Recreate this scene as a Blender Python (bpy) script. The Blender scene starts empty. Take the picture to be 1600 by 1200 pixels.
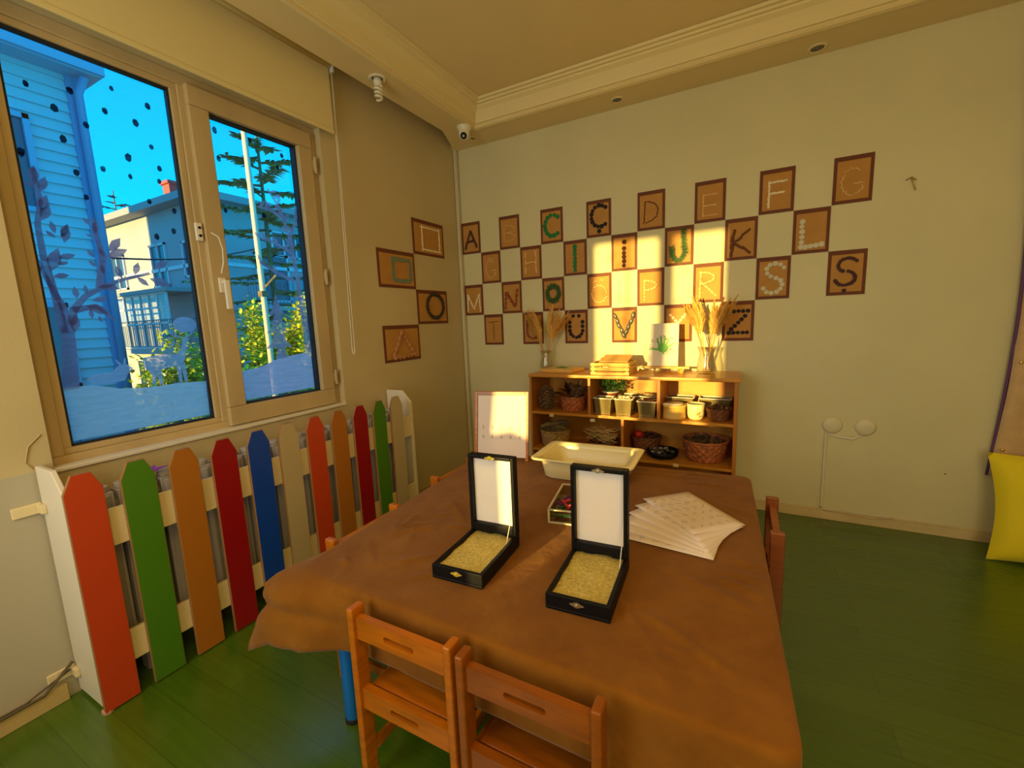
import bpy, bmesh, math, random
from mathutils import Vector, Matrix, Quaternion
R = math.radians
PI = math.pi
random.seed(7)
SC = bpy.context.scene
COL = SC.collection

# ------------------------------------------------------------------ camera
CAM = Vector((2.4806, -3.6555, 1.5061))
yaw, pit, rol = 0.4934, -0.1446, -0.0399
fw = Vector((-math.sin(yaw)*math.cos(pit), math.cos(yaw)*math.cos(pit), math.sin(pit)))
r0 = Vector((math.cos(yaw), math.sin(yaw), 0)); u0 = r0.cross(fw)
rt = r0*math.cos(rol) + u0*math.sin(rol); up = -r0*math.sin(rol) + u0*math.cos(rol)
cd = bpy.data.cameras.new('camera'); cam = bpy.data.objects.new('camera', cd); COL.objects.link(cam)
cd.sensor_width = 36; cd.lens = 675.36*36/1600; cd.clip_start = .05; cd.clip_end = 200
m = Matrix.Identity(4)
for i in range(3):
    m[i][0] = rt[i]; m[i][1] = up[i]; m[i][2] = -fw[i]; m[i][3] = CAM[i]
cam.matrix_world = m
SC.camera = cam
SC.view_settings.view_transform = 'Standard'
SC.view_settings.look = 'None'
SC.view_settings.exposure = 0.0
SC.view_settings.gamma = 1.0
SC.view_settings.use_curve_mapping = False

# ------------------------------------------------------------------ world sky
W = bpy.data.worlds.new('sky'); SC.world = W; W.use_nodes = True
nt = W.node_tree; nt.nodes.clear()
o_ = nt.nodes.new('ShaderNodeOutputWorld'); bg = nt.nodes.new('ShaderNodeBackground')
tc = nt.nodes.new('ShaderNodeTexCoord'); sx = nt.nodes.new('ShaderNodeSeparateXYZ'); rp = nt.nodes.new('ShaderNodeValToRGB')
nt.links.new(tc.outputs['Generated'], sx.inputs[0]); nt.links.new(sx.outputs['Z'], rp.inputs[0])
nt.links.new(rp.outputs[0], bg.inputs[0]); nt.links.new(bg.outputs[0], o_.inputs[0])
e = rp.color_ramp.elements
e[0].position = 0.0; e[0].color = (0.02, .72, 1.15, 1)
e[1].position = .75; e[1].color = (0.02, .28, .80, 1)
x_ = e.new(.22); x_.color = (0.0, .55, 1.05, 1)
x_ = e.new(.40); x_.color = (0.0, .41, .95, 1)
bg.inputs[1].default_value = 1.5

# ------------------------------------------------------------------ sun and fill lights
SUN_DIR = Vector((.20, 1, -.102)).normalized()
def light(name, kind, loc, color, energy, **kw):
    l = bpy.data.lights.new(name, kind); l.color = color; l.energy = energy
    for k, v in kw.items(): setattr(l, k, v)
    o = bpy.data.objects.new(name, l); o.location = loc; COL.objects.link(o); return o
s = light('sun', 'SUN', (-3, -12, 4), (1.0, .66, .17), 10.5, angle=R(.9))
s.rotation_euler = SUN_DIR.to_track_quat('-Z', 'Y').to_euler()
# added fills behind the photographer: overhead, at right, and boosting the rear window's daylight
light('ceiling_fill_light', 'AREA', (2.9, -3.98, 3.22), (1.0, .60, .10), 38, shape='RECTANGLE', size=2.2, size_y=.7)
a = light('rear_window_boost', 'AREA', (.93, -4.52, 1.72), (1.0, .88, .60), 27, shape='RECTANGLE', size=1.1, size_y=1.7)
a.rotation_euler = (R(90), 0, 0)
a = light('right_rear_fill_light', 'AREA', (3.6, -4.5, 1.5), (1.0, .88, .62), 18, shape='RECTANGLE', size=1.0, size_y=1.8)
a.rotation_euler = (R(90), 0, 0)

# ------------------------------------------------------------------ materials
def pbsdf(name):
    mt = bpy.data.materials.new(name); mt.use_nodes = True
    n = mt.node_tree; return mt, n, n.nodes['Principled BSDF']
def mat(name, col, rough=.6, var=0.0, scale=8, bump=0.0, bscale=60, metal=0, spec=.5, stretch=None, col2=None, trans=0, sheen=0, coat=0):
    mt, n, b = pbsdf(name)
    c = (*col, 1)
    b.inputs['Base Color'].default_value = c; b.inputs['Roughness'].default_value = rough
    b.inputs['Metallic'].default_value = metal; b.inputs['Specular IOR Level'].default_value = spec
    if trans: b.inputs['Transmission Weight'].default_value = trans
    if sheen: b.inputs['Sheen Weight'].default_value = sheen
    if coat: b.inputs['Coat Weight'].default_value = coat; b.inputs['Coat Roughness'].default_value = .12
    if var or bump or col2:
        t = n.nodes.new('ShaderNodeTexCoord'); mp = n.nodes.new('ShaderNodeMapping')
        n.links.new(t.outputs['Object'], mp.inputs[0])
        if stretch: mp.inputs['Scale'].default_value = stretch
    if var or col2:
        nz = n.nodes.new('ShaderNodeTexNoise'); nz.inputs['Scale'].default_value = scale; nz.inputs['Detail'].default_value = 5
        n.links.new(mp.outputs[0], nz.inputs['Vector'])
        r = n.nodes.new('ShaderNodeValToRGB'); r.color_ramp.elements[0].position = .3; r.color_ramp.elements[1].position = .7
        c2 = col2 if col2 else tuple(min(1, k*(1+var)) for k in col)
        c1 = col if col2 else tuple(k*(1-var) for k in col)
        r.color_ramp.elements[0].color = (*c1, 1); r.color_ramp.elements[1].color = (*c2, 1)
        n.links.new(nz.outputs[0], r.inputs[0]); n.links.new(r.outputs[0], b.inputs['Base Color'])
    if bump:
        nb = n.nodes.new('ShaderNodeTexNoise'); nb.inputs['Scale'].default_value = bscale; nb.inputs['Detail'].default_value = 4
        n.links.new(mp.outputs[0], nb.inputs['Vector'])
        bp = n.nodes.new('ShaderNodeBump'); bp.inputs['Strength'].default_value = bump; bp.inputs['Distance'].default_value = .01
        n.links.new(nb.outputs[0], bp.inputs['Height']); n.links.new(bp.outputs[0], b.inputs['Normal'])
    return mt
M = {}
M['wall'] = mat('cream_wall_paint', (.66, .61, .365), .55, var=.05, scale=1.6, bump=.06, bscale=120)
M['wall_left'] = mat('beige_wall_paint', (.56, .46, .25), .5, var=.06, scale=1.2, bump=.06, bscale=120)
_n = M['wall_left'].node_tree; _b = _n.nodes['Principled BSDF']; _t = _n.nodes.new('ShaderNodeTexCoord'); _s = _n.nodes.new('ShaderNodeSeparateXYZ'); _n.links.new(_t.outputs['Object'], _s.inputs[0])
_z = _n.nodes.new('ShaderNodeMath'); _z.operation = 'LESS_THAN'; _z.inputs[1].default_value = .985; _n.links.new(_s.outputs['Z'], _z.inputs[0])
_y = _n.nodes.new('ShaderNodeMath'); _y.operation = 'LESS_THAN'; _y.inputs[1].default_value = -3.08; _n.links.new(_s.outputs['Y'], _y.inputs[0])
_m = _n.nodes.new('ShaderNodeMath'); _m.operation = 'MULTIPLY'; _n.links.new(_z.outputs[0], _m.inputs[0]); _n.links.new(_y.outputs[0], _m.inputs[1])
_x = _n.nodes.new('ShaderNodeMix'); _x.data_type = 'RGBA'; _n.links.new(_m.outputs[0], _x.inputs[0]); _src = _b.inputs['Base Color'].links[0].from_socket
_n.links.new(_src, _x.inputs[6]); _x.inputs[7].default_value = (.47, .43, .33, 1); _n.links.new(_x.outputs[2], _b.inputs['Base Color'])
M['ceil'] = mat('ceiling_paint', (.78, .62, .30), .6, var=.03, scale=1.5)
M['mold'] = mat('ceiling_plaster', (.80, .66, .32), .5)
M['wframe'] = mat('painted_window_frame', (.52, .39, .20), .45, var=.14, scale=3, stretch=(1, 1, .4))
M['white'] = mat('white_lacquer', (.78, .72, .60), .4)
M['whitewood'] = mat('cream_board', (.76, .64, .38), .45, var=.06, scale=4)
M['black'] = mat('black_card', (.0035, .0035, .006), .5, spec=.2)
M['rubber'] = mat('black_rubber', (.01, .01, .015), .6)
M['plastic'] = mat('white_plastic', (.82, .76, .55), .35)
M['tray'] = mat('cream_plastic', (.85, .74, .42), .3, spec=.5)
M['lining'] = mat('white_lining', (.84, .79, .80), .6, bump=.1, bscale=40)
M['sand'] = mat('yellow_sand', (.62, .48, .13), .95, var=.25, scale=90, bump=.8, bscale=160)
M['brass'] = mat('brass', (.85, .62, .2), .3, metal=1)
M['steel'] = mat('steel', (.6, .6, .6), .35, metal=1)
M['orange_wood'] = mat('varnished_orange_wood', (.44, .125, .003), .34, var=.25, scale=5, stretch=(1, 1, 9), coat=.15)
M['orange_wood_h'] = mat('varnished_orange_wood_rail', (.44, .125, .003), .34, var=.25, scale=5, stretch=(1, 9, 9), coat=.15)
M['dark_wood'] = mat('varnished_red_wood', (.22, .055, .012), .35, var=.2, scale=5, stretch=(1, 1, 8), coat=.3)
M['shelf_wood'] = mat('honey_shelf_wood', (.56, .235, .022), .35, var=.16, scale=4, stretch=(.5, 6, 6), coat=.2)
M['shelf_side'] = mat('honey_shelf_side', (.48, .165, .012), .4, var=.14, scale=4, stretch=(5, 5, .6), coat=.2)
M['shelf_back'] = mat('shelf_back_panel', (.60, .27, .03), .5, var=.12, scale=3, stretch=(.6, 1, 4))
M['crate'] = mat('pale_crate_wood', (.74, .41, .08), .5, var=.15, scale=6)
M['paper'] = mat('white_paper', (.84, .72, .70), .7)
M['canvas'] = mat('white_canvas', (.80, .74, .62), .8, bump=.15, bscale=300)
M['pencil'] = mat('pencil_mark', (.42, .37, .32), .8)
M['blue_leg'] = mat('blue_leg_paint', (.0, .16, .62), .35)
M['card_in'] = mat('kraft_card', (.48, .23, .045), .7, var=.08, scale=10)
M['card_br'] = mat('brown_card_border', (.145, .035, .010), .7, var=.1, scale=10)
M['glassware'] = None
M['plume'] = mat('dry_grass', (.88, .56, .20), .8, var=.2, scale=30)
_p = bpy.data.materials.new('feathery_dry_grass'); _p.use_nodes = True; _n = _p.node_tree; _n.nodes.clear()
_o = _n.nodes.new('ShaderNodeOutputMaterial'); _d = _n.nodes.new('ShaderNodeBsdfDiffuse'); _d.inputs[0].default_value = (.95, .70, .24, 1); _t = _n.nodes.new('ShaderNodeBsdfTranslucent'); _t.inputs[0].default_value = (.95, .68, .20, 1)
_m = _n.nodes.new('ShaderNodeMixShader'); _m.inputs[0].default_value = .4; _n.links.new(_d.outputs[0], _m.inputs[1]); _n.links.new(_t.outputs[0], _m.inputs[2]); _n.links.new(_m.outputs[0], _o.inputs[0]); M['plume'] = _p
M['plume_stem'] = mat('dry_grass_stem', (.62, .36, .08), .7)
M['weave_lt'] = mat('pale_wicker', (.46, .30, .12), .6, var=.3, scale=30)
M['weave_dk'] = mat('dark_wicker', (.16, .055, .02), .55, var=.35, scale=40)
M['weave_red'] = mat('red_brown_wicker', (.42, .13, .045), .5, var=.5, scale=45)
M['cone'] = mat('pine_cone', (.16, .085, .035), .8, var=.4, scale=30)
M['bark'] = mat('bark', (.20, .15, .07), .9, var=.4, scale=20)
M['twig'] = mat('twig', (.48, .30, .12), .8, var=.3, scale=20)
M['straw'] = mat('pale_straw', (.56, .36, .13), .7, var=.2, scale=20)
M['nut'] = mat('nut_brown', (.34, .13, .03), .5, var=.4, scale=30)
M['shell'] = mat('pale_shell', (.80, .66, .40), .5, var=.15, scale=30)
M['bin'] = mat('olive_metal_bin', (.20, .15, .05), .35, var=.1, metal=.35)
M['leaf_dk'] = mat('dark_leaf', (.045, .02, .02), .35, var=.5, scale=10)
M['leaf_gn'] = mat('green_leaf', (.03, .12, .02), .5, var=.6, scale=12)
M['red'] = mat('red_item', (.5, .01, .01), .5)
M['cushion'] = mat('yellow_cushion', (.80, .66, .005), .75, bump=.12, bscale=60, sheen=.2)
M['curtain'] = mat('beige_wall_hanging', (.62, .42, .22), .9, var=.08, scale=14, bump=.3, bscale=120)
M['purple'] = mat('purple_trim', (.12, .05, .18), .7)
M['radiator'] = mat('radiator_enamel', (.46, .43, .42), .4)  # enamel darkened to stand in for the shade behind the cover
M['dark_soil'] = mat('dark_soil', (.03, .02, .015), .9)
M['blind'] = mat('roller_blind_fabric', (.74, .62, .30), .8, bump=.05, bscale=400)

def wood_noise_floor():
    mt, n, b = pbsdf('green_vinyl_floor')
    t = n.nodes.new('ShaderNodeTexCoord'); mp = n.nodes.new('ShaderNodeMapping'); mp.inputs['Rotation'].default_value = (0, 0, R(0))
    n.links.new(t.outputs['Object'], mp.inputs[0])
    br = n.nodes.new('ShaderNodeTexBrick'); br.inputs['Scale'].default_value = 1
    br.inputs['Brick Width'].default_value = 1.2; br.inputs['Row Height'].default_value = .14; br.inputs['Mortar Size'].default_value = .002
    br.inputs['Color1'].default_value = (.070, .150, .006, 1); br.inputs['Color2'].default_value = (.085, .172, .008, 1); br.inputs['Mortar'].default_value = (.055, .12, .006, 1)
    n.links.new(mp.outputs[0], br.inputs['Vector'])
    nz = n.nodes.new('ShaderNodeTexNoise'); nz.inputs['Scale'].default_value = 6; nz.inputs['Detail'].default_value = 8
    m2 = n.nodes.new('ShaderNodeMapping'); m2.inputs['Scale'].default_value = (.6, 9, 1); n.links.new(t.outputs['Object'], m2.inputs[0]); n.links.new(m2.outputs[0], nz.inputs['Vector'])
    mx = n.nodes.new('ShaderNodeMix'); mx.data_type = 'RGBA'; mx.blend_type = 'MULTIPLY'; mx.inputs[0].default_value = .35
    n.links.new(br.outputs[0], mx.inputs[6]); n.links.new(nz.outputs[0], mx.inputs[7]); n.links.new(mx.outputs[2], b.inputs['Base Color'])
    b.inputs['Roughness'].default_value = .26; b.inputs['Specular IOR Level'].default_value = .95
    return mt
M['floor'] = wood_noise_floor()

def cloth_mat():
    mt, n, b = pbsdf('brown_suede_cloth')
    t = n.nodes.new('ShaderNodeTexCoord')
    nz = n.nodes.new('ShaderNodeTexNoise'); nz.inputs['Scale'].default_value = 5; nz.inputs['Detail'].default_value = 7; nz.inputs['Roughness'].default_value = .65
    n.links.new(t.outputs['Object'], nz.inputs['Vector'])
    r = n.nodes.new('ShaderNodeValToRGB'); r.color_ramp.elements[0].position = .35; r.color_ramp.elements[1].position = .7
    r.color_ramp.elements[0].color = (.18, .062, .003, 1); r.color_ramp.elements[1].color = (.25, .098, .007, 1)
    n.links.new(nz.outputs[0], r.inputs[0]); n.links.new(r.outputs[0], b.inputs['Base Color'])
    b.inputs['Roughness'].default_value = .85; b.inputs['Sheen Weight'].default_value = .18; b.inputs['Sheen Tint'].default_value = (1, .74, .60, 1); b.inputs['Specular IOR Level'].default_value = .15; b.inputs['Sheen Roughness'].default_value = .5
    nb = n.nodes.new('ShaderNodeTexNoise'); nb.inputs['Scale'].default_value = 9; nb.inputs['Detail'].default_value = 4; nb.inputs['Distortion'].default_value = .8
    n.links.new(t.outputs['Object'], nb.inputs['Vector'])
    bp = n.nodes.new('ShaderNodeBump'); bp.inputs['Strength'].default_value = .35; bp.inputs['Distance'].default_value = .02
    n.links.new(nb.outputs[0], bp.inputs['Height']); n.links.new(bp.outputs[0], b.inputs['Normal'])
    return mt
M['cloth'] = cloth_mat()

def thin_glass(name, tint=(1, 1, 1), gl=.06):
    mt = bpy.data.materials.new(name); mt.use_nodes = True; n = mt.node_tree; n.nodes.clear()
    o = n.nodes.new('ShaderNodeOutputMaterial'); tr = n.nodes.new('ShaderNodeBsdfTransparent'); tr.inputs[0].default_value = (*tint, 1)
    g = n.nodes.new('ShaderNodeBsdfGlossy'); g.inputs['Roughness'].default_value = .03
    mx = n.nodes.new('ShaderNodeMixShader'); fr = n.nodes.new('ShaderNodeLayerWeight')
    pw = n.nodes.new('ShaderNodeMath'); pw.operation = 'POWER'; pw.inputs[1].default_value = 4
    ml = n.nodes.new('ShaderNodeMath'); ml.operation = 'MULTIPLY_ADD'; ml.inputs[1].default_value = .8; ml.inputs[2].default_value = gl
    n.links.new(fr.outputs['Facing'], pw.inputs[0]); n.links.new(pw.outputs[0], ml.inputs[0])
    n.links.new(ml.outputs[0], mx.inputs[0]); n.links.new(tr.outputs[0], mx.inputs[1]); n.links.new(g.outputs[0], mx.inputs[2]); n.links.new(mx.outputs[0], o.inputs[0])
    return mt
M['glass'] = thin_glass('window_glass', (.96, .98, 1), .03)
M['glassware'] = thin_glass('vase_glass', (.93, .93, .88), .12)
M['clearplastic'] = thin_glass('clear_plastic', (.80, .80, .72), .10)

def paint_film(name, col, opac):
    mt = bpy.data.materials.new(name); mt.use_nodes = True; n = mt.node_tree; n.nodes.clear()
    o = n.nodes.new('ShaderNodeOutputMaterial'); tr = n.nodes.new('ShaderNodeBsdfTransparent')
    d = n.nodes.new('ShaderNodeBsdfDiffuse'); d.inputs[0].default_value = (*col, 1)
    tl = n.nodes.new('ShaderNodeBsdfTranslucent'); tl.inputs[0].default_value = (*col, 1)
    m1 = n.nodes.new('ShaderNodeMixShader'); m1.inputs[0].default_value = .92
    n.links.new(d.outputs[0], m1.inputs[1]); n.links.new(tl.outputs[0], m1.inputs[2])
    mx = n.nodes.new('ShaderNodeMixShader')
    t = n.nodes.new('ShaderNodeTexCoord'); mp = n.nodes.new('ShaderNodeMapping'); mp.inputs['Scale'].default_value = (1, 4, 26); mp.inputs['Rotation'].default_value = (R(12), 0, 0)
    nz = n.nodes.new('ShaderNodeTexNoise'); nz.inputs['Scale'].default_value = 2.2; nz.inputs['Detail'].default_value = 5
    mr = n.nodes.new('ShaderNodeMapRange'); mr.inputs[1].default_value = .3; mr.inputs[2].default_value = .7; mr.inputs[3].default_value = opac-.22; mr.inputs[4].default_value = min(1, opac+.15)
    n.links.new(t.outputs['Object'], mp.inputs[0]); n.links.new(mp.outputs[0], nz.inputs['Vector']); n.links.new(nz.outputs[0], mr.inputs[0]); n.links.new(mr.outputs[0], mx.inputs[0])
    n.links.new(tr.outputs[0], mx.inputs[1]); n.links.new(m1.outputs[0], mx.inputs[2]); n.links.new(mx.outputs[0], o.inputs[0])
    return mt
M['paint_ground'] = paint_film('snow_paint_on_glass', (.80, .94, .98), .80)
M['paint_tree'] = paint_film('tree_paint_on_glass', (.48, .44, .58), .72)
M['paint_pink'] = paint_film('pink_tree_paint_on_glass', (.66, .56, .70), .50)
M['paint_deer'] = paint_film('deer_paint_on_glass', (.62, .76, .92), .6)

# ------------------------------------------------------------------ mesh helpers
class MB:
    def __init__(s): s.v = []; s.f = []
    def add(s, vs, fs):
        o = len(s.v); s.v += [tuple(v) for v in vs]; s.f += [tuple(i+o for i in f) for f in fs]; return s
    def box(s, a, b):
        x0, y0, z0 = a; x1, y1, z1 = b
        return s.add([(x0,y0,z0),(x1,y0,z0),(x1,y1,z0),(x0,y1,z0),(x0,y0,z1),(x1,y0,z1),(x1,y1,z1),(x0,y1,z1)],
                     [(0,3,2,1),(4,5,6,7),(0,1,5,4),(1,2,6,5),(2,3,7,6),(3,0,4,7)])
    def obox(s, c, size, rot=None):
        hx, hy, hz = [k/2 for k in size]; q = rot or Matrix.Identity(3); c = Vector(c)
        vs = [c + q @ Vector(p) for p in [(-hx,-hy,-hz),(hx,-hy,-hz),(hx,hy,-hz),(-hx,hy,-hz),(-hx,-hy,hz),(hx,-hy,hz),(hx,hy,hz),(-hx,hy,hz)]]
        return s.add(vs, [(0,3,2,1),(4,5,6,7),(0,1,5,4),(1,2,6,5),(2,3,7,6),(3,0,4,7)])
    def prism(s, pts, d):
        """polygon (3D pts) extruded by vector d"""
        d = Vector(d); n = len(pts); a = [Vector(p) for p in pts]; b = [p + d for p in a]
        return s.add(a + b, [tuple(range(n))[::-1], tuple(range(n, 2*n))] + [(i, (i+1) % n, n+(i+1) % n, n+i) for i in range(n)])
    def lathe(s, prof, c=(0,0,0), n=20, sx=1, sy=1, f=None, cap=True):
        vs = []; fs = []; k = len(prof)
        for j, (r, z) in enumerate(prof):
            for i in range(n):
                t = 2*PI*i/n; rr = r if f is None else f(r, z, t, j, i)
                vs.append((c[0]+rr*math.cos(t)*sx, c[1]+rr*math.sin(t)*sy, c[2]+z))
        for j in range(k-1):
            for i in range(n):
                a = j*n+i; b = j*n+(i+1) % n; fs.append((a, b, b+n, a+n))
        if cap:
            fs.append(tuple(range(n))[::-1]); fs.append(tuple(range((k-1)*n, k*n)))
        return s.add(vs, fs)
    def tube(s, pts, r, n=8, cap=True):
        P = [Vector(p) for p in pts]; k = len(P); rs = r if isinstance(r, (list, tuple)) else [r]*k
        vs = []; fs = []; prev = None
        for j in range(k):
            t = (P[min(j+1, k-1)] - P[max(j-1, 0)]); t = t.normalized() if t.length > 1e-9 else Vector((0,0,1))
            if prev is None:
                a = t.cross(Vector((0,0,1)));
                if a.length < 1e-3: a = t.cross(Vector((1,0,0)))
                a.normalize()
            else:
                a = prev - t*prev.dot(t); a = a.normalized() if a.length > 1e-6 else t.orthogonal().normalized()
            prev = a; b = t.cross(a)
            for i in range(n):
                q = 2*PI*i/n; vs.append(P[j] + (a*math.cos(q) + b*math.sin(q))*rs[j])
        for j in range(k-1):
            for i in range(n):
                a = j*n+i; b = j*n+(i+1) % n; fs.append((a, b, b+n, a+n))
        if cap: fs.append(tuple(range(n))[::-1]); fs.append(tuple(range((k-1)*n, k*n)))
        return s.add(vs, fs)
    def ball(s, c, r, n=10, m=7, rot=None, f=None):
        rx, ry, rz = (r, r, r) if not isinstance(r, (tuple, list)) else r; c = Vector(c)
        vs = [Vector((0,0,-rz))]
        for j in range(1, m):
            p = PI*j/m - PI/2
            for i in range(n):
                t = 2*PI*i/n; vs.append(Vector((rx*math.cos(p)*math.cos(t), ry*math.cos(p)*math.sin(t), rz*math.sin(p))))
        vs.append(Vector((0,0,rz)))
        if f: vs = [v*f(v) for v in vs]
        if rot: vs = [rot @ v for v in vs]
        vs = [v + c for v in vs]
        fs = [(0, 1+(i+1) % n, 1+i) for i in range(n)]
        for j in range(m-2):
            for i in range(n):
                a = 1+j*n+i; b = 1+j*n+(i+1) % n; fs.append((a, b, b+n, a+n))
        l = len(vs)-1; o = 1+(m-2)*n
        fs += [(o+i, o+(i+1) % n, l) for i in range(n)]
        return s.add(vs, fs)
    def leaf(s, p, d, w, up=Vector((0,0,1)), bend=.15):
        p = Vector(p); d = Vector(d); sd = d.cross(up); sd = (sd.normalized() if sd.length > 1e-5 else Vector((1,0,0)))*w/2
        nn = sd.cross(d); nn = nn.normalized() if nn.length > 1e-9 else Vector((0,0,1))
        L = d.length; dn = -nn*bend*L
        vs = [p, p+d*.3+sd*.85, p+d*.65+sd*.8+dn*.3, p+d+dn, p+d*.65-sd*.8+dn*.3, p+d*.3-sd*.85, p+d*.5+nn*w*.12]
        return s.add(vs, [(0,1,6),(1,2,6),(2,3,6),(3,4,6),(4,5,6),(5,0,6)])
    def build(s, name, material, parent=None, smooth=False, bevel=0, seg=2, org=None, subsurf=0):
        """verts are in world space when the parent was made with base; org sets the origin"""
        me = bpy.data.meshes.new(name)
        base = Vector(org) if org is not None else (Vector(parent['_b']) if parent is not None and '_b' in parent.keys() else Vector((0,0,0)))
        me.from_pydata([Vector(v) - base for v in s.v], [], s.f); me.update()
        if material is not None: me.materials.append(material)
        if smooth:
            for p in me.polygons: p.use_smooth = True
        o = bpy.data.objects.new(name, me); COL.objects.link(o)
        if parent is not None:
            o.parent = parent; o['_b'] = tuple(base)
            if org is not None:
                o.location = Vector(org) - Vector(parent['_b'])
        else:
            o.location = base; o['_b'] = tuple(base)
        if bevel:
            bv = o.modifiers.new('bevel', 'BEVEL'); bv.width = bevel; bv.segments = seg; bv.limit_method = 'ANGLE'; bv.angle_limit = R(35)
            if not smooth:
                for p in me.polygons: p.use_smooth = True
                wn = o.modifiers.new('wn', 'WEIGHTED_NORMAL')
        if subsurf:
            ss = o.modifiers.new('sub', 'SUBSURF'); ss.levels = subsurf; ss.render_levels = subsurf
        return o
def tag(o, label=None, cat=None, group=None, kind=None):
    if label: o['label'] = label
    if cat: o['category'] = cat
    if group: o['group'] = group
    if kind: o['kind'] = kind
    return o
def thing(name, loc, label, cat, group=None):
    o = bpy.data.objects.new(name, None); COL.objects.link(o); o.location = loc; o.empty_display_size = .05; o['_b'] = tuple(loc)
    return tag(o, label, cat, group)
def struct(o): o['kind'] = 'structure'; return o
def copy_tree(o, loc=None, rotz=None, label=None, parent=None):
    c = o.copy(); COL.objects.link(c); c.parent = parent
    for ch in list(o.children): copy_tree(ch, parent=c)
    if loc is not None: c.location = loc
    if rotz is not None: c.rotation_euler = (c.rotation_euler.x, c.rotation_euler.y, rotz)
    if label: c['label'] = label
    return c
def rotz(a): return Matrix.Rotation(a, 3, 'Z')
def text_part(name, body, size, material, parent, loc, rot, ext=.0008):
    cu = bpy.data.curves.new(name, 'FONT'); cu.body = body; cu.size = size; cu.extrude = ext; cu.align_x = 'CENTER'; cu.align_y = 'CENTER'
    t = bpy.data.objects.new(name, cu); COL.objects.link(t)
    bpy.context.view_layer.update()
    me = bpy.data.meshes.new_from_object(t.evaluated_get(bpy.context.evaluated_depsgraph_get()))
    bpy.data.objects.remove(t)
    o = bpy.data.objects.new(name, me); me.materials.clear(); me.materials.append(material); COL.objects.link(o)
    o.parent = parent; o.location = loc; o.rotation_euler = rot
    return o

# ================================================================== THE ROOM
SZ = 3.12      # soffit height
CZ = 3.29      # raised ceiling height
XR, YF = 4.95, -4.55
b = MB(); b.box((-.14, YF-.1, -.12), (XR+.1, .12, 0)); struct(b.build('floor', M['floor']))
b = MB(); b.box((-.14, 0, 0), (XR+.1, .12, CZ+.05)); struct(b.build('wall_back', M['wall']))
b = MB(); b.box((XR, YF, 0), (XR+.1, 0, CZ+.05)); struct(b.build('wall_right', M['wall']))
QX0, QX1, QZ0, QZ1 = .37, 1.49, .80, 2.64
b = MB(); b.box((-.14, YF-.12, 0), (QX0, YF, CZ+.05)); b.box((QX1, YF-.12, 0), (XR+.1, YF, CZ+.05)); b.box((QX0, YF-.12, 0), (QX1, YF, QZ0)); b.box((QX0, YF-.12, QZ1), (QX1, YF, CZ+.05))
struct(b.build('wall_front', M['wall']))
# window wall with the big opening and a small one further back
OY0, OY1, OZ0, OZ1 = -3.04, -1.55, .965, 2.80
b = MB(); x0, x1 = -.14, 0
b.box((x0, OY1, 0), (x1, 0, CZ+.05)); b.box((x0, OY0, 0), (x1, OY1, OZ0)); b.box((x0, OY0, OZ1), (x1, OY1, CZ+.05))
b.box((x0, YF, 0), (x1, OY0, CZ+.05)); b.box((-.80, -3.95, -1.6), (-.14, -3.35, CZ+.05))  # unseen outer pier added to keep slivers of sun out of the window
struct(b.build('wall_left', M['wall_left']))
# ceiling: soffit ring, curtain pocket, stepped cove, raised centre
TX0, TX1, TY0, TY1 = .43, 4.45, -4.25, -.32
b = MB()
b.box((0, YF, CZ), (XR, 0, CZ+.08))
b.prism([(.175, YF, SZ), (.175, -.43, SZ), (.03, -.08, SZ), (0, -.06, SZ), (0, 0, SZ), (TX0, 0, SZ), (TX0, YF, SZ)][::-1], (0, 0, .12))
b.box((TX0, TY1, SZ), (XR, 0, CZ)); b.box((TX1, YF, SZ), (XR, TY1, CZ)); b.box((TX0, YF, SZ), (TX1, TY0, CZ))
struct(b.build('ceiling', M['ceil']))
prof = [(0, 0), (-.022, -.006), (-.028, .006), (-.004, .012), (.004, .024), (.018, .026), (.022, .036), (.026, .05), (.034, .08), (.048, .105), (.07, .125), (.074, .135), (.092, .138), (.098, .150), (.118, .152), (.124, CZ-SZ-.002), (0, CZ-SZ-.001)]
b = MB(); n = len(prof); vs = []
for (cx, cy, sx_, sy_) in [(TX0, TY0, 1, 1), (TX1, TY0, -1, 1), (TX1, TY1, -1, -1), (TX0, TY1, 1, -1)]:
    for (d, z) in prof: vs.append((cx+sx_*d, cy+sy_*d, SZ+z))
fs = []
for k in range(4):
    for i in range(n-1):
        a = k*n+i; c = ((k+1) % 4)*n+i; fs.append((a, c, c+1, a+1))
b.add(vs, fs); struct(b.build('trim_1', M['mold']))
# skirtings
b = MB(); b.box((.0, -.018, 0), (XR, 0, .062)); b.box((0, -.012, .062), (XR, 0, .074)); struct(b.build('baseboard_back', mat('skirting_paint', (.62, .50, .27), .5, var=.12, scale=6), bevel=.003))
b = MB(); b.box((0, YF, 0), (.02, -3.13, .075)); b.box((0, -1.1, 0), (.02, -.02, .075)); struct(b.build('baseboard_left', mat('skirting_paint_left', (.52, .38, .16), .5, var=.12, scale=6), bevel=.003))

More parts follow.
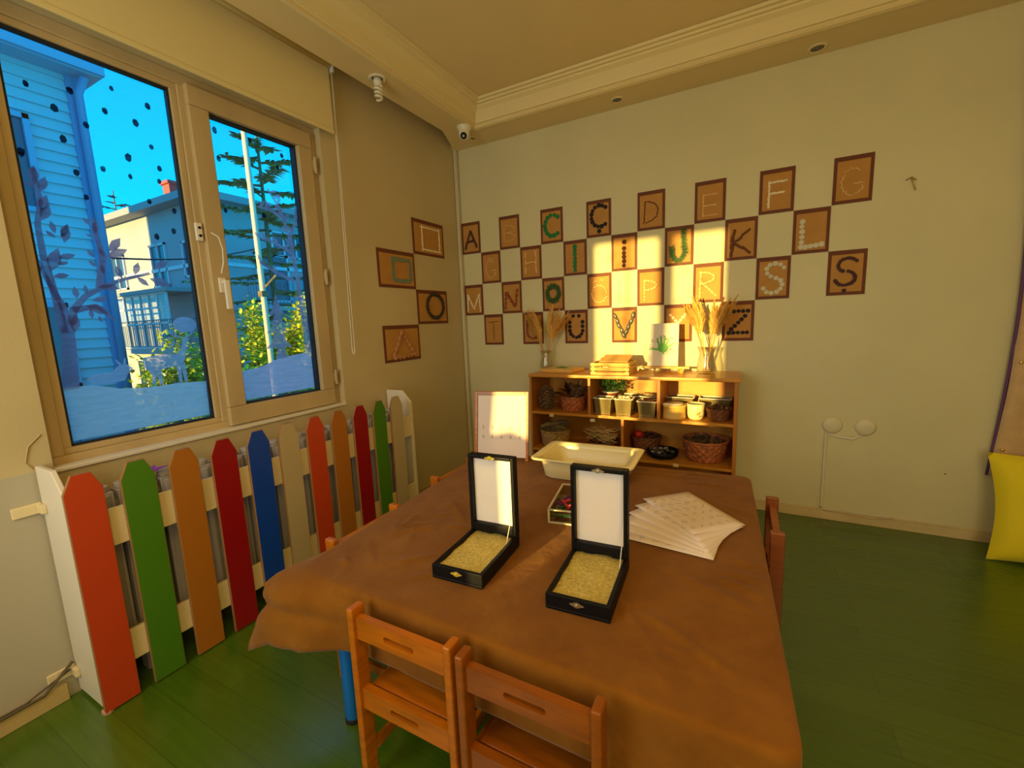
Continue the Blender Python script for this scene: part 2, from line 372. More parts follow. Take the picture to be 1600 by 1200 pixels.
# ------------------------------------------------------------------ window 1
w1 = bpy.data.objects.new('window_1', None); COL.objects.link(w1); w1.location = (-.08, -2.3, .965); w1['_b'] = (-.08, -2.3, .965); struct(w1)
FX0, FX1 = -.125, -.055
b = MB()
b.box((FX0, OY0, OZ0), (FX1, OY1, 1.015)); b.box((FX0, OY0, 2.745), (FX1, OY1, OZ1))
b.box((FX0, OY0, 1.015), (FX1, -2.985, 2.745)); b.box((FX0, -1.61, 1.015), (FX1, OY1, 2.745)); b.box((FX0, -2.345, 1.015), (FX1, -2.285, 2.745))
b.build('window_frame', M['wframe'], w1, bevel=.004)
def ring(b, x0, x1, ya, yb, za, zb, w, wb=None):
    wb = wb or w
    b.box((x0, ya, za), (x1, yb, za+wb)); b.box((x0, ya, zb-w), (x1, yb, zb)); b.box((x0, ya, za+wb), (x1, ya+w, zb-w)); b.box((x0, yb-w, za+wb), (x1, yb, zb-w))
# left fixed light, with its bead, dark gasket and pane
b = MB(); ring(b, -.11, -.065, -2.985, -2.345, 1.015, 2.745, .028); b.build('glazing_bead', M['wframe'], w1, bevel=.003)
b = MB(); ring(b, -.104, -.078, -2.957, -2.373, 1.043, 2.717, .010); b.build('gasket', M['rubber'], w1)
b = MB(); b.box((-.098, -2.95, 1.05), (-.094, -2.378, 2.712)); b.build('pane', M['glass'], w1)
# right opening sash
sash = MB(); ring(sash, -.11, -.03, -2.315, -1.60, .985, 2.755, .098, .105); sash = sash.build('sash', M['wframe'], w1, bevel=.006)
b = MB(); ring(b, -.104, -.06, -2.218, -1.697, 1.089, 2.659, .011); b.build('gasket', M['rubber'], sash)
b = MB(); b.box((-.098, -2.21, 1.095), (-.094, -1.704, 2.652)); b.build('pane', M['glass'], sash)
b = MB(); b.box((-.03, -2.285, 1.72), (-.018, -2.25, 1.80)); b.tube([(-.018, -2.268, 1.775), (.02, -2.268, 1.775)], .010); b.box((.008, -2.281, 1.63), (.026, -2.255, 1.785)); b.build('handle', M['white'], sash, bevel=.003)
b = MB(); pts = [(-.02, -2.292, 2.03), (.0, -2.27, 2.01), (.01, -2.262, 1.95), (.01, -2.266, 1.88), (0, -2.278, 1.82)]
b.tube(pts, .0035, 6); b.build('cord', M['white'], sash)
b = MB(); b.box((-.055, -2.355, 1.985), (-.035, -2.325, 2.075)); b.build('latch', M['white'], w1, bevel=.003)
b = MB(); b.tube([(-.034, -2.34, 2.05), (-.030, -2.34, 2.05)], .007); b.tube([(-.034, -2.34, 2.01), (-.030, -2.34, 2.01)], .007); b.build('latch_slot', M['black'], w1)
for z in (2.56, 1.85, 1.17):
    b = MB(); b.tube([(-.022, -1.59, z-.05), (-.022, -1.59, z+.05)], .010); b.box((-.05, -1.60, z-.03), (-.025, -1.575, z+.03)); b.build('hinge', M['wframe'], w1)
# painted pictures on the glass (thin paint films)
def film(name, polys, material, t=.0012, x=-.0935, lab=None):
    b = MB()
    for i, p in enumerate(polys): b.prism([(x+i*.00001, y, z) for y, z in p], (t, 0, 0))
    o = b.build(name, material, w1)
    if lab: o['label'] = lab
    return o
def stroke(pts, w0, w1_):
    L = []; Rr = []; n = len(pts)
    for i, p in enumerate(pts):
        a = Vector(pts[max(0, i-1)]); c = Vector(pts[min(n-1, i+1)]); d = (c-a).normalized(); nn = Vector((-d.y, d.x)); w = (w0+(w1_-w0)*i/(n-1))/2
        L.append(tuple(Vector(p)+nn*w)); Rr.append(tuple(Vector(p)-nn*w))
    return L + Rr[::-1]
def pleaf(a, c, w=.32):
    a = Vector(a); c = Vector(c); d = c-a; nn = Vector((-d.y, d.x))*w/2
    return [tuple(a), tuple(a+d*.3+nn*.8), tuple(a+d*.6+nn), tuple(c), tuple(a+d*.6-nn), tuple(a+d*.3-nn*.8)]
trunk = [(-2.945, 1.29), (-2.889, 1.29), (-2.875, 1.483), (-2.872, 1.57), (-2.912, 1.56), (-2.925, 1.45)]
st = dict(stem1=[(-2.906, 1.532), (-2.911, 1.667), (-2.926, 1.85), (-2.925, 1.977), (-2.903, 2.082), (-2.909, 2.2)],
 left=[(-2.887, 1.567), (-2.896, 1.648), (-2.919, 1.72), (-2.94, 1.804)], right=[(-2.877, 1.567), (-2.862, 1.632), (-2.816, 1.689), (-2.759, 1.727), (-2.684, 1.766), (-2.564, 1.807)],
 low=[(-2.864, 1.627), (-2.785, 1.647), (-2.73, 1.583)], up=[(-2.763, 1.727), (-2.732, 1.871), (-2.743, 1.953), (-2.747, 2.035)])
film('painted_tree', [trunk]+[stroke(v, .03, .012) for v in st.values()], M['paint_tree'], lab='painted bare tree on the left pane')
leaves = [[(-2.919,2.128),(-2.904,2.211)],[(-2.911,2.118),(-2.944,2.139)],[(-2.9,2.108),(-2.876,2.174)],[(-2.91,2.03),(-2.882,2.099)],[(-2.91,1.993),(-2.88,2.062)],[(-2.906,1.955),(-2.879,1.928)],[(-2.878,1.946),(-2.885,1.997)],[(-2.86,1.936),(-2.832,1.993)],[(-2.854,1.911),(-2.837,1.987)],[(-2.877,1.887),(-2.914,1.786)],[(-2.825,1.866),(-2.883,1.844)],[(-2.851,1.831),(-2.89,1.819)],[(-2.856,1.777),(-2.909,1.768)],[(-2.848,1.731),(-2.845,1.677)],[(-2.811,1.739),(-2.813,1.697)],[(-2.86,1.613),(-2.874,1.53)],[(-2.755,1.736),(-2.69,1.725)],[(-2.719,1.867),(-2.638,1.91)],[(-2.707,1.893),(-2.658,1.96)],[(-2.618,1.785),(-2.575,1.745)],[(-2.568,1.782),(-2.477,1.75)],[(-2.797,1.669),(-2.739,1.685)],[(-2.822,1.649),(-2.738,1.613)],[(-2.809,1.633),(-2.806,1.59)],[(-2.784,1.604),(-2.775,1.573)],[(-2.786,1.846),(-2.761,1.82)],[(-2.784,1.893),(-2.763,1.859)],[(-2.743,1.906),(-2.732,1.871)],[(-2.744,1.833),(-2.741,1.791)],[(-2.78,2.029),(-2.759,2.0)],[(-2.779,1.961),(-2.755,1.946)],[(-2.734,2.024),(-2.75,1.966)],[(-2.543,1.83),(-2.477,1.873)],[(-2.676,1.772),(-2.692,1.832)],[(-2.625,1.794),(-2.604,1.855)],[(-2.941,1.835),(-2.943,1.784)]]
for a, c in leaves: film('painted_leaf', [pleaf(a, c, .42)], M['paint_tree'], x=-.0921)
drops = [(-2.883,2.525),(-2.749,2.554),(-2.809,2.461),(-2.797,2.344),(-2.934,2.253),(-2.773,2.218),(-2.755,2.119),(-2.713,2.429),(-2.637,2.516),(-2.6,2.624),(-2.466,2.601),(-2.527,2.504),(-2.476,2.413),(-2.576,2.334),(-2.678,2.258),(-2.58,2.25),(-2.454,2.319),(-2.464,2.258),(-2.519,2.151),(-2.417,2.126),(-2.509,1.987),(-2.433,2.024),(-2.163,2.595),(-2.162,2.451),(-1.969,2.608),(-1.775,2.579),(-1.812,2.5),(-2.16,2.179),(-1.937,2.193)]
M['drop'] = paint_film('dark_drop_paint', (.05, .045, .09), .8)
rr = random.Random(3)
for (y, z) in drops:
    s_ = rr.uniform(.010, .016); a0 = rr.uniform(-.6, .6)
    film('painted_snowflake', [[(y+s_*math.cos(k*PI/3+a0)*rr.uniform(.7, 1.0), z+s_*1.35*math.sin(k*PI/3+a0)*rr.uniform(.75, 1.05)) for k in range(6)]], M['drop'])
film('painted_snow', [[(-2.945,1.30),(-2.84,1.294),(-2.752,1.265),(-2.638,1.254),(-2.508,1.257),(-2.383,1.249),(-2.388,1.064),(-2.944,1.062)]], M['paint_ground'], x=-.0915, lab='painted snowy ground on the left pane')
film('painted_snow', [[(-2.20,1.276),(-2.058,1.295),(-1.945,1.335),(-1.72,1.355),(-1.718,1.113),(-2.20,1.107)]], paint_film('pinkish_snow_paint', (.96, .86, .94), .76), x=-.0915, lab='painted snowy ground on the right pane')
# deer standing and lying
film('painted_deer', [[(-2.645,1.40),(-2.56,1.412),(-2.50,1.405),(-2.475,1.44),(-2.462,1.49),(-2.435,1.485),(-2.45,1.44),(-2.47,1.37),(-2.50,1.345),(-2.58,1.335),(-2.645,1.35)],
    stroke([(-2.62,1.35),(-2.61,1.31),(-2.618,1.262)], .03, .015), stroke([(-2.59,1.34),(-2.585,1.26)], .022, .014), stroke([(-2.50,1.35),(-2.50,1.26)], .022, .014), stroke([(-2.48,1.36),(-2.475,1.26)], .022, .014),
    stroke([(-2.465,1.49),(-2.50,1.50),(-2.53,1.525)], .008, .004), stroke([(-2.49,1.50),(-2.50,1.53)], .006, .004), stroke([(-2.45,1.49),(-2.42,1.51),(-2.41,1.55)], .008, .004), stroke([(-2.425,1.505),(-2.40,1.515)], .006, .004)], M['paint_deer'], lab='painted standing deer')
film('painted_deer', [[(-2.86,1.325),(-2.83,1.345),(-2.77,1.345),(-2.74,1.375),(-2.715,1.378),(-2.69,1.355),(-2.71,1.335),(-2.73,1.30),(-2.80,1.292),(-2.85,1.30)],
    stroke([(-2.735,1.375),(-2.75,1.40)], .01, .005), stroke([(-2.72,1.375),(-2.715,1.405)], .01, .005)], M['paint_deer'], lab='painted lying deer')
b_ = [(-2.445+.055*math.cos(k*PI/8), 1.555+.04*math.sin(k*PI/8)) for k in range(16)]
film('painted_moon', [b_], M['paint_deer'], x=-.091)
bt = [[(-1.735,1.355),(-1.735,1.5),(-1.74,1.62),(-1.751,1.783),(-1.781,2.089),(-1.83,2.259),(-1.896,2.357)], [(-1.78,1.994),(-1.883,2.04),(-1.982,2.057)], [(-1.784,1.814),(-1.904,1.865),(-2.0,1.913)], [(-1.8,2.188),(-1.879,2.23),(-1.978,2.24)], [(-1.781,2.089),(-1.734,2.179),(-1.722,2.262)]]
film('painted_tree', [stroke(bt[0], .05, .012)]+[stroke(p, .028, .008) for p in bt[1:]], M['paint_pink'], lab='painted tall tree on the right pane')
rr = random.Random(5)
for p in bt:
    for i in range(len(p)-1):
        for k in range(3):
            t = (k+.5)/3; q = Vector(p[i]).lerp(Vector(p[i+1]), t); a = rr.uniform(-1.2, 1.2) + (PI if rr.random() < .65 else 0)
            e_ = q + Vector((math.cos(a)*.055, abs(math.sin(a))*.05+.01)); e_.x = min(e_.x, -1.712)
            film('painted_leaf', [pleaf(q, e_, .35)], M['paint_pink'], x=-.0921)
film('painted_fir', [[(-1.925,1.735),(-1.955,1.64),(-1.985,1.60),(-1.945,1.61),(-1.975,1.53),(-2.01,1.49),(-1.96,1.50),(-1.985,1.43),(-2.035,1.395),(-1.95,1.40),(-1.97,1.33),(-1.89,1.33),(-1.905,1.40),(-1.85,1.395),(-1.885,1.44),(-1.90,1.50),(-1.865,1.49),(-1.895,1.53),(-1.905,1.61),(-1.875,1.60),(-1.90,1.64)]], M['paint_pink'], x=-.0905, lab='painted fir tree')

# sill board
b = MB(); b.box((-.055, OY0, .963), (.012, OY1, .981)); struct(b.build('trim_2', M['white'], bevel=.004))

# window in the wall behind the photographer: the low sun comes through it
w2 = bpy.data.objects.new('window_2', None); COL.objects.link(w2); w2.location = (.93, YF-.06, QZ0); w2['_b'] = (.93, YF-.06, QZ0); struct(w2)
yq0, yq1 = YF-.10, YF-.05
b = MB(); b.box((QX0, yq0, QZ0), (QX1, yq1, .85)); b.box((QX0, yq0, 2.575), (QX1, yq1, QZ1)); b.box((QX0, yq0, .85), (.43, yq1, 2.575)); b.box((1.42, yq0, .85), (QX1, yq1, 2.575)); b.box((.945, yq0, .85), (1.06, yq1, 2.575))
b.build('window_frame', M['wframe'], w2)
for xa, xb in ((.43, .945), (1.06, 1.42)):
    b = MB(); b.box((xa, YF-.078, .85), (xb, YF-.074, 2.575)); b.build('pane', M['glass'], w2)
b = MB(); b.tube([(.70, YF-.085, .85), (.70, YF-.085, 2.575)], .012, 8); b.build('glazing_bar', M['wframe'], w2)
M['paint_sun_mask'] = paint_film('sun_mask_paint', (.5, .5, .5), .95)
def film2(name, poly):
    b = MB(); b.prism([(x, YF-.072, z) for x, z in poly], (0, .0012, 0)); b.build(name, M['paint_sun_mask'], w2)
film2('painted_snow', [(.43, .85), (.945, .85), (.945, 1.06), (.90, 1.04), (.84, 1.13), (.70, 1.10), (.55, 1.16), (.43, 1.13)])  # unseen low films, outlines shaped to block the sun and leave gaps
film2('painted_snow', [(1.06, .85), (1.29, .85), (1.29, .93), (1.197, .94), (1.197, 1.36), (1.15, 1.30), (1.10, 1.34), (1.06, 1.18)])
film2('painted_snow', [(1.29, .93), (1.42, .92), (1.42, 1.14), (1.35, 1.12), (1.285, 1.20)])
rr = random.Random(8)
for k in range(22):
    x, z = (rr.uniform(.46, .92) if k % 2 else rr.uniform(1.08, 1.40)), rr.uniform(1.4, 2.5)
    film2('painted_snowflake', [(x+.016*math.cos(q*PI/3), z+.02*math.sin(q*PI/3)) for q in range(6)])
for pts in ([(.80, 1.1), (.82, 1.35), (.86, 1.55), (.90, 1.70)], [(.82, 1.35), (.76, 1.5), (.74, 1.6)], [(1.10, 1.3), (1.11, 1.5), (1.14, 1.62)]):
    film2('painted_branch', stroke(pts, .022, .01))
for (x, z, dx_, dz_) in ((.86, 1.55, .05, .03), (.88, 1.62, -.05, .03), (.76, 1.5, -.05, .02), (.82, 1.42, .05, .02), (1.12, 1.52, .05, .02), (1.12, 1.56, -.04, .03)):
    film2('painted_leaf', pleaf((x, z), (x+dx_, z+dz_), .45))

# ------------------------------------------------------------------ roller blind
t = thing('roller_blind', (.05, -2.4, 2.775), 'cream roller blind pulled half way down over the window', 'blind')
b = MB(); b.box((.048, -3.30, 2.79), (.052, -1.478, 3.17)); b.build('fabric', M['blind'], t)
b = MB(); b.box((.044, -3.30, 2.772), (.056, -1.476, 2.798)); b.build('bottom_bar', M['blind'], t, bevel=.003)
b = MB(); b.tube([(.05, -3.32, 3.2), (.05, -1.47, 3.2)], .028, 14); b.build('roller', M['blind'], t, smooth=True)
b = MB(); b.box((0.0, -1.465, 3.15), (.08, -1.455, 3.25)); b.build('bracket', M['white'], t)
b = MB()
for dy in (0, .022):
    b.tube([(.045, -1.452+dy*.3, 3.18), (.04, -1.46+dy*.6, 2.4), (.035, -1.478+dy, 1.36)], .0025, 6)
b.tube([(.035, -1.478, 1.36), (.035, -1.476, 1.325), (.035, -1.467, 1.315), (.035, -1.458, 1.325), (.035, -1.456, 1.36)], .004, 6)
b.build('pull_chain', M['white'], t)

# ------------------------------------------------------------------ conduit, ceiling fittings
b = MB(); b.box((.004, -.045, .075), (.034, -.012, SZ)); tag(b.build('cable_trunking', mat('grey_cream_trunking', (.62, .55, .36), .4), bevel=.003, org=(.02, -.03, .075)), 'slim cream cable trunking running up the room corner', 'trunking')
t = thing('security_camera', (.375, -.40, SZ), 'white dome security camera under the ceiling corner', 'camera')
b = MB(); b.lathe([(.062, 0), (.062, -.012), (.052, -.03), (.044, -.045)], (.375, -.40, SZ), 24); b.build('mount', M['plastic'], t, smooth=True, bevel=.002)
b = MB(); b.ball((.375, -.405, SZ-.062), .047, 20, 14); b.build('ball_housing', M['plastic'], t, smooth=True)
dr = Vector((.35, -.75, -.55)).normalized()
b = MB(); c = Vector((.375, -.405, SZ-.062)); b.tube([c+dr*.030, c+dr*.052], .026, 18); b.build('lens_face', M['black'], t)
b = MB(); b.tube([c+dr*.05, c+dr*.056], .010, 14); b.build('lens', M['steel'], t)
t = thing('spiral_bulb', (.30, -1.30, SZ), 'spiral energy saving bulb hanging from the soffit above the window', 'light bulb')
b = MB(); b.lathe([(.058, 0), (.058, -.006), (.036, -.008), (.036, 0)], (.30, -1.30, SZ), 24); b.build('trim_ring', M['plastic'], t, smooth=True)
b = MB(); b.lathe([(.026, 0), (.028, -.03), (.022, -.05)], (.30, -1.30, SZ), 16); b.build('bulb_base', M['white'], t, smooth=True)
pts = [(.30+.024*math.cos(k*.5)*(1-.2*k/44), -1.30+.024*math.sin(k*.5)*(1-.2*k/44), SZ-.05-k*.0018) for k in range(45)]
b = MB(); b.tube(pts, .0075, 8); b.build('spiral_tube', M['plastic'], t, smooth=True)
def downlight(x, y, r, label):
    t = thing('downlight', (x, y, SZ), label, 'downlight', 'ceiling downlights')
    b = MB(); b.lathe([(r, 0), (r, -.005), (r*.72, -.007), (r*.66, 0)], (x, y, SZ), 28, cap=False); b.build('trim_ring', M['mold'], t, smooth=True)
    b = MB(); b.lathe([(r*.68, -.003), (r*.5, -.001), (.001, -.001)], (x, y, SZ), 20, cap=False); b.build('lamp', mat('unlit_lamp_glass', (.10, .085, .06), .2), t, smooth=True)
downlight(1.585, -.145, .05, 'unlit round downlight in the back soffit, above the letter C cards')
downlight(2.83, -.10, .055, 'unlit round downlight in the back soffit, above the letter F card')
downlight(.31, -.17, .035, 'small round downlight beside the security camera')

# ------------------------------------------------------------------ back wall oddments
t = thing('wall_socket_cover', (3.14, 0, .69), 'pair of round white socket covers on the pale wall, joined by plaster', 'socket cover')
for x in (3.052, 3.235):
    b = MB()
    prof_ = [(.062, 0), (.060, .008), (.045, .016), (.02, .019), (.001, .02)]
    vs = MB().lathe(prof_, (0, 0, 0), 24, cap=False)
    b.add([(x+v[0], -v[2], .695+v[1]) for v in vs.v], vs.f); b.build('cover', mat('cover_paint', (.70, .64, .44), .4), t, smooth=True)
b = MB(); b.tube([(3.03, -.004, .63), (3.10, -.006, .615), (3.17, -.006, .605), (3.215, -.004, .635)], .008, 8); b.build('cable', M['white'], t, smooth=True)
b = MB(); b.box((3.075, -.006, .625), (3.20, 0, .70)); b.build('plaster_patch', M['wall'], t, bevel=.004)
b = MB(); b.box((3.010, -.014, .08), (3.028, 0, .635)); b.box((3.010, -.014, .074), (3.42, 0, .09)); tag(b.build('cable_duct', mat('duct_paint', (.66, .62, .46), .4), bevel=.002, org=(3.02, 0, .08)), 'thin white cable duct running down from the round socket covers', 'cable duct')
b = MB(); b.tube([(3.03, -.02, .072), (3.15, -.022, .064), (3.3, -.022, .052), (3.42, -.02, .075), (3.40, -.02, .082)], .003, 6); tag(b.build('loose_cable', M['wframe'], org=(3.2, -.02, .066)), 'thin loose cable lying along the skirting below the duct', 'cable')
b = MB(); b.tube([(3.335, -.004, 2.27), (3.36, -.012, 2.283), (3.385, -.008, 2.262)], .004, 6); b.tube([(3.36, -.010, 2.28), (3.372, -.012, 2.24), (3.385, -.006, 2.205)], .004, 6); tag(b.build('dried_twig', M['twig'], smooth=True, org=(3.36, 0, 2.24)), 'small dry twig stuck alone on the upper wall, right of the letter G', 'twig')
b = MB()
b.ball((3.66, -.001, .42), (.004, .003, .004)); tag(b.build('nail', M['black'], org=(3.66, 0, .42)), 'tiny dark nail in the lower wall left of the cushion', 'nail')

# ------------------------------------------------------------------ fabric hanging and cushion
t = thing('wall_hanging', (4.3, -.03, .45), 'beige fabric hanging nailed to the wall beside the yellow cushion', 'fabric hanging')
b = MB(); nx, nz = 26, 30; vs = []; fs = []
def edge_x(z): return 3.842 + .05*math.sin((z-.45)/1.9*PI*.9)
for j in range(nz+1):
    z = .45 + j*(2.55)/nz
    for i in range(nx+1):
        x = edge_x(z) + (4.90-edge_x(z))*i/nx
        vs.append((x, -.035 - .014*math.sin(x*26+math.sin(z*3)) - .006*math.sin(z*7+x*5), z))
for j in range(nz):
    for i in range(nx): a = j*(nx+1)+i; fs.append((a, a+1, a+nx+2, a+nx+1))
b.add(vs, fs); o = b.build('fabric', M['curtain'], t, smooth=True); sm = o.modifiers.new('solid', 'SOLIDIFY'); sm.thickness = .006
b = MB(); b.tube([(edge_x(z)-.004, -.03, z) for z in [.45+k*.1 for k in range(26)]], .008, 6); b.build('purple_edging', M['purple'], t, smooth=True)
for z in (.62, 1.15, 1.76, 2.35):
    b = MB(); b.ball((edge_x(z)+.03, -.055, z), (.009, .006, .009)); b.build('stud', M['brass'], t, smooth=True)

def cushion(label):
    # tall pillow standing on the floor, leaning on the wall
    cx, cy, w, h, d = 4.10, -.20, .62, .63, .17
    b = MB(); n = 22; m_ = 22; vs = []
    def pt(u, v, s):
        e_ = (1-abs(2*u-1)**4)*(1-abs(2*v-1)**4); e_ = max(e_, 0)**.5
        pin = .045*(math.sin(PI*u))*1 ; pin2 = .045*math.sin(PI*v)
        x = (u-.5)*w*(1-.12*math.sin(PI*v)); z = (v-.5)*h*(1-.05*math.sin(PI*u))
        wr = .006*math.sin(14*v+5*u)*(1-abs(2*v-1))*e_
        return Vector((x, s*(d/2*e_)+wr, z))
    tilt = Matrix.Rotation(R(-12), 3, 'X')
    base = Vector((cx, cy, h/2-.002))
    for s_ in (-1, 1):
        for j in range(m_+1):
            for i in range(n+1): vs.append(base + tilt @ pt(i/n, j/m_, s_))
    fs = []; k = (n+1)*(m_+1)
    for j in range(m_):
        for i in range(n):
            a = j*(n+1)+i; fs.append((a, a+1, a+n+2, a+n+1)); fs.append((k+a, k+a+n+1, k+a+n+2, k+a+1))
    b.add(vs, fs); o = b.build('cushion', M['cushion'], smooth=True, org=(cx, cy, 0)); tag(o, label, 'cushion'); return o
cushion('bright yellow floor cushion leaning against the wall')

# ================================================================== RADIATOR AND ITS COVER
t = thing('radiator', (.12, -2.1, .12), 'white column radiator behind the fence-shaped cover', 'radiator')
b = MB(); y = -2.98
b.box((.07, y, .16), (.15, y+.064, .86)); b.tube([(.11, y+.032, .86), (.11, y+.032, .885)], .03, 10)
for x in (.075, .11, .145): b.tube([(x, y+.032, .17), (x, y+.032, .85)], .022, 8)
first = b.build('section', M['radiator'], t, bevel=.004)
for k in range(1, 23):
    c = first.copy(); COL.objects.link(c); c.location = (0, k*.077, 0)
for yy in (-2.9, -1.3):
    b = MB(); b.box((.08, yy, 0), (.14, yy+.05, .16)); b.build('foot', M['radiator'], t)
b = MB(); b.tube([(.11, -2.99, .80), (.11, -1.2, .80)], .02, 10); b.tube([(.11, -2.99, .22), (.11, -1.2, .22)], .02, 10); b.build('header_pipe', M['radiator'], t, smooth=True)
b = MB()
for k in range(5): b.leaf((.13, -2.79, .89), (.05*math.cos(k*1.3), .06*math.sin(k*1.3)+.02, .03), .04)
o = b.build('crumpled_ribbon', mat('violet_ribbon', (.28, .03, .5), .4), org=(.13, -2.79, .887)); sm = o.modifiers.new('s', 'SOLIDIFY'); sm.thickness = .002
tag(o, 'violet crumpled ribbon lying on the radiator behind the green picket', 'ribbon')

t = thing('radiator_cover', (.2, -2.1, 0), 'white radiator cover shaped like a picket fence with coloured pickets', 'radiator cover')
def side_panel(y0, y1):
    b = MB(); b.prism([(.012, y0, .02), (.247, y0, .02), (.247, y0, .925), (.17, y0, 1.01), (.012, y0, 1.01)], (0, y1-y0, 0)); return b.build('side_panel', M['white'], t, bevel=.003)
side_panel(-3.095, -3.077); side_panel(-1.158, -1.140)
# front frame stiles of the far panel
b = MB(); b.prism([(.235, -1.165, .02), (.235, -1.142, .02), (.235, -1.142, .925), (.235, -1.165, .925)], (.016, 0, 0)); b.build('stile', M['whitewood'], t)
for (za, zb) in ((.665, .82), (.15, .285)):
    b = MB(); b.box((.232, -3.077, za), (.250, -1.158, zb)); b.build('rail', M['whitewood'], t, bevel=.002)
PC = [('orange red', (.55, .055, .010)), ('green', (.07, .215, .008)), ('orange', (.42, .145, .012)), ('dark red', (.30, .002, .004)), ('blue', (.004, .055, .42)), ('cream', (.50, .40, .21)),
      ('orange red', (.55, .055, .010)), ('orange', (.42, .145, .012)), ('dark red', (.30, .002, .004)), ('green', (.07, .215, .008)), ('cream', (.50, .40, .21))]
edge_m = mat('picket_edge', (.34, .17, .06), .6)
for k, (nm, c) in enumerate(PC):
    y0 = -3.098 + k*.1712; w = .116; y1 = y0+w; x0 = .251; ch = .030
    pm = bpy.data.materials.get('picket_'+nm) or mat('picket_'+nm, c, .42, bump=.03, bscale=200)
    b = MB(); b.prism([(x0, y0, .006), (x0, y1, .006), (x0, y1, .925), (x0, y1-ch, .995), (x0, y0+ch, .995), (x0, y0, .925)], (.017, 0, 0))
    o = b.build('picket', edge_m, t); o['label'] = nm + ' picket'
    i_ = .0015
    b = MB(); b.prism([(x0+.0172, y0+i_, .008), (x0+.0172, y1-i_, .008), (x0+.0172, y1-i_, .9245), (x0+.0172, y1-ch-.001, .993), (x0+.0172, y0+ch+.001, .993), (x0+.0172, y0+i_, .9245)], (.0012, 0, 0))
    b.build('painted_face', pm, o)
b = MB(); b.lathe([(.02, 0), (.02, .012), (.008, .014), (.008, .02)], (.25, -3.085, 0), 14); b.build('foot', mat('pink_foot', (.6, .3, .25), .4), t)
for z in (.84, .115):
    b = MB(); b.box((.0, -3.18, z-.022), (.012, -3.095, z+.022)); b.box((.012, -3.112, z-.018), (.06, -3.095, z+.018)); b.build('wall_bracket', M['whitewood'], t, bevel=.003)
b = MB(); b.tube([(.03, -3.105, .16), (.03, -3.2, .08), (.028, -3.5, .075), (.03, -4.0, .07), (.03, -4.5, .07)], .006, 6); b.tube([(.026, -3.115, .13), (.03, -3.25, .088), (.03, -3.6, .088), (.03, -4.5, .085)], .004, 6)
tag(b.build('cable', mat('grey_cable', (.12, .09, .05), .5), smooth=True, org=(.03, -3.5, .0)), 'thin dark cables running along the skirting by the radiator cover', 'cable')
b = MB(); b.tube([(.003, -3.10, 1.0), (.004, -3.115, 1.03), (.004, -3.10, 1.09), (.003, -3.06, 1.13)], .0025, 6); tag(b.build('thin_wire', M['wframe'], org=(.003, -3.1, 1.0)), 'short thin wire on the wall above the end of the cover', 'wire')

# ================================================================== LETTER CARDS
def piece_mesh(kind):
    b = MB()
    if kind == 'cap': b.lathe([(1, 0), (1, .35), (.92, .45), (.80, .45), (.72, .30), (.35, .30), (.25, .36), (.001, .36)], n=14, cap=False)
    elif kind == 'stone': b.ball((0, 0, .35), (1, .72, .45), 9, 6)
    elif kind == 'shell': b.ball((0, 0, .3), (1.25, .55, .45), 9, 6, f=lambda v: 1+.12*math.sin(v.x*9))
    elif kind == 'mussel': b.ball((0, 0, .3), (1.4, .62, .4), 10, 6, f=lambda v: 1-.25*(v.x > .6))
    elif kind == 'cone':
        b.ball((0, 0, .4), (.75, .75, .5), 8, 5)
        for k in range(10):
            a = k*2.4; b.leaf((.4*math.cos(a), .4*math.sin(a), .3+.04*k), (.6*math.cos(a), .6*math.sin(a), .1), .5)
    elif kind == 'sprig':
        b.tube([(-1, 0, .2), (1, .05, .2)], .1, 5)
        for k in range(8):
            x = -1+.26*k
            for s_ in (-1, 1): b.leaf((x, 0, .2), (.5, s_*(.75+.35*(k % 2)), .3*(k % 3)), .26)
    elif kind == 'stick': b.tube([(-1.25, 0, .2), (-.4, .07, .22), (.4, -.05, .22), (1.25, .03, .2)], .27, 6)
    elif kind == 'flower':
        b.ball((0, 0, .4), .35, 8, 6)
        for k in range(6): b.leaf((0, 0, .3), (math.cos(k*1.047), math.sin(k*1.047), .1), .8)
    me = b.build('piece_'+kind, None, smooth=kind not in ('cap',)); d = me.data; bpy.data.objects.remove(me); return d
PM = {k: piece_mesh(k) for k in ('cap', 'stone', 'shell', 'mussel', 'cone', 'sprig', 'stick', 'flower')}
PMAT = dict(green=mat('green_cap', (.012, .19, .05), .5, var=.3, spec=.3), dark=mat('dark_cap', (.022, .018, .02), .6, var=.4, spec=.2), silver=mat('silver_cap', (.60, .56, .40), .35, metal=0, var=.2), brown=mat('brown_button', (.05, .013, .006), .65, spec=.15),
            berry=mat('dark_seed', (.06, .008, .010), .5), white=mat('white_shell', (.85, .72, .5), .5), tan=mat('tan_bean', (.80, .50, .20), .5), red=mat('chestnut', (.26, .045, .01), .3, var=.3), leafg=mat('rosemary', (.025, .085, .01), .6, var=.4),
            string=mat('light_string', (.85, .55, .22), .7), twig=mat('brown_twig', (.15, .045, .015), .7, var=.3), mussel=mat('mussel_shell', (.10, .09, .07), .25, var=.5), walnut=mat('walnut', (.46, .20, .075), .6, var=.3), greycap=mat('grey_green_cap', (.17, .21, .13), .4, var=.3), acorn=mat('dark_cone', (.04, .03, .02), .8))
PNAME = dict(cap='bottle_cap', stone='pebble', shell='shell', mussel='mussel_shell', cone='small_cone', sprig='leafy_sprig', stick='stick', flower='dried_flower')
VARM = {}
def arc(cx, cy, rx, ry, a0, a1, n=14): return [(cx+rx*math.cos(R(a0+(a1-a0)*i/n)), cy-ry*math.sin(R(a0+(a1-a0)*i/n))) for i in range(n+1)]
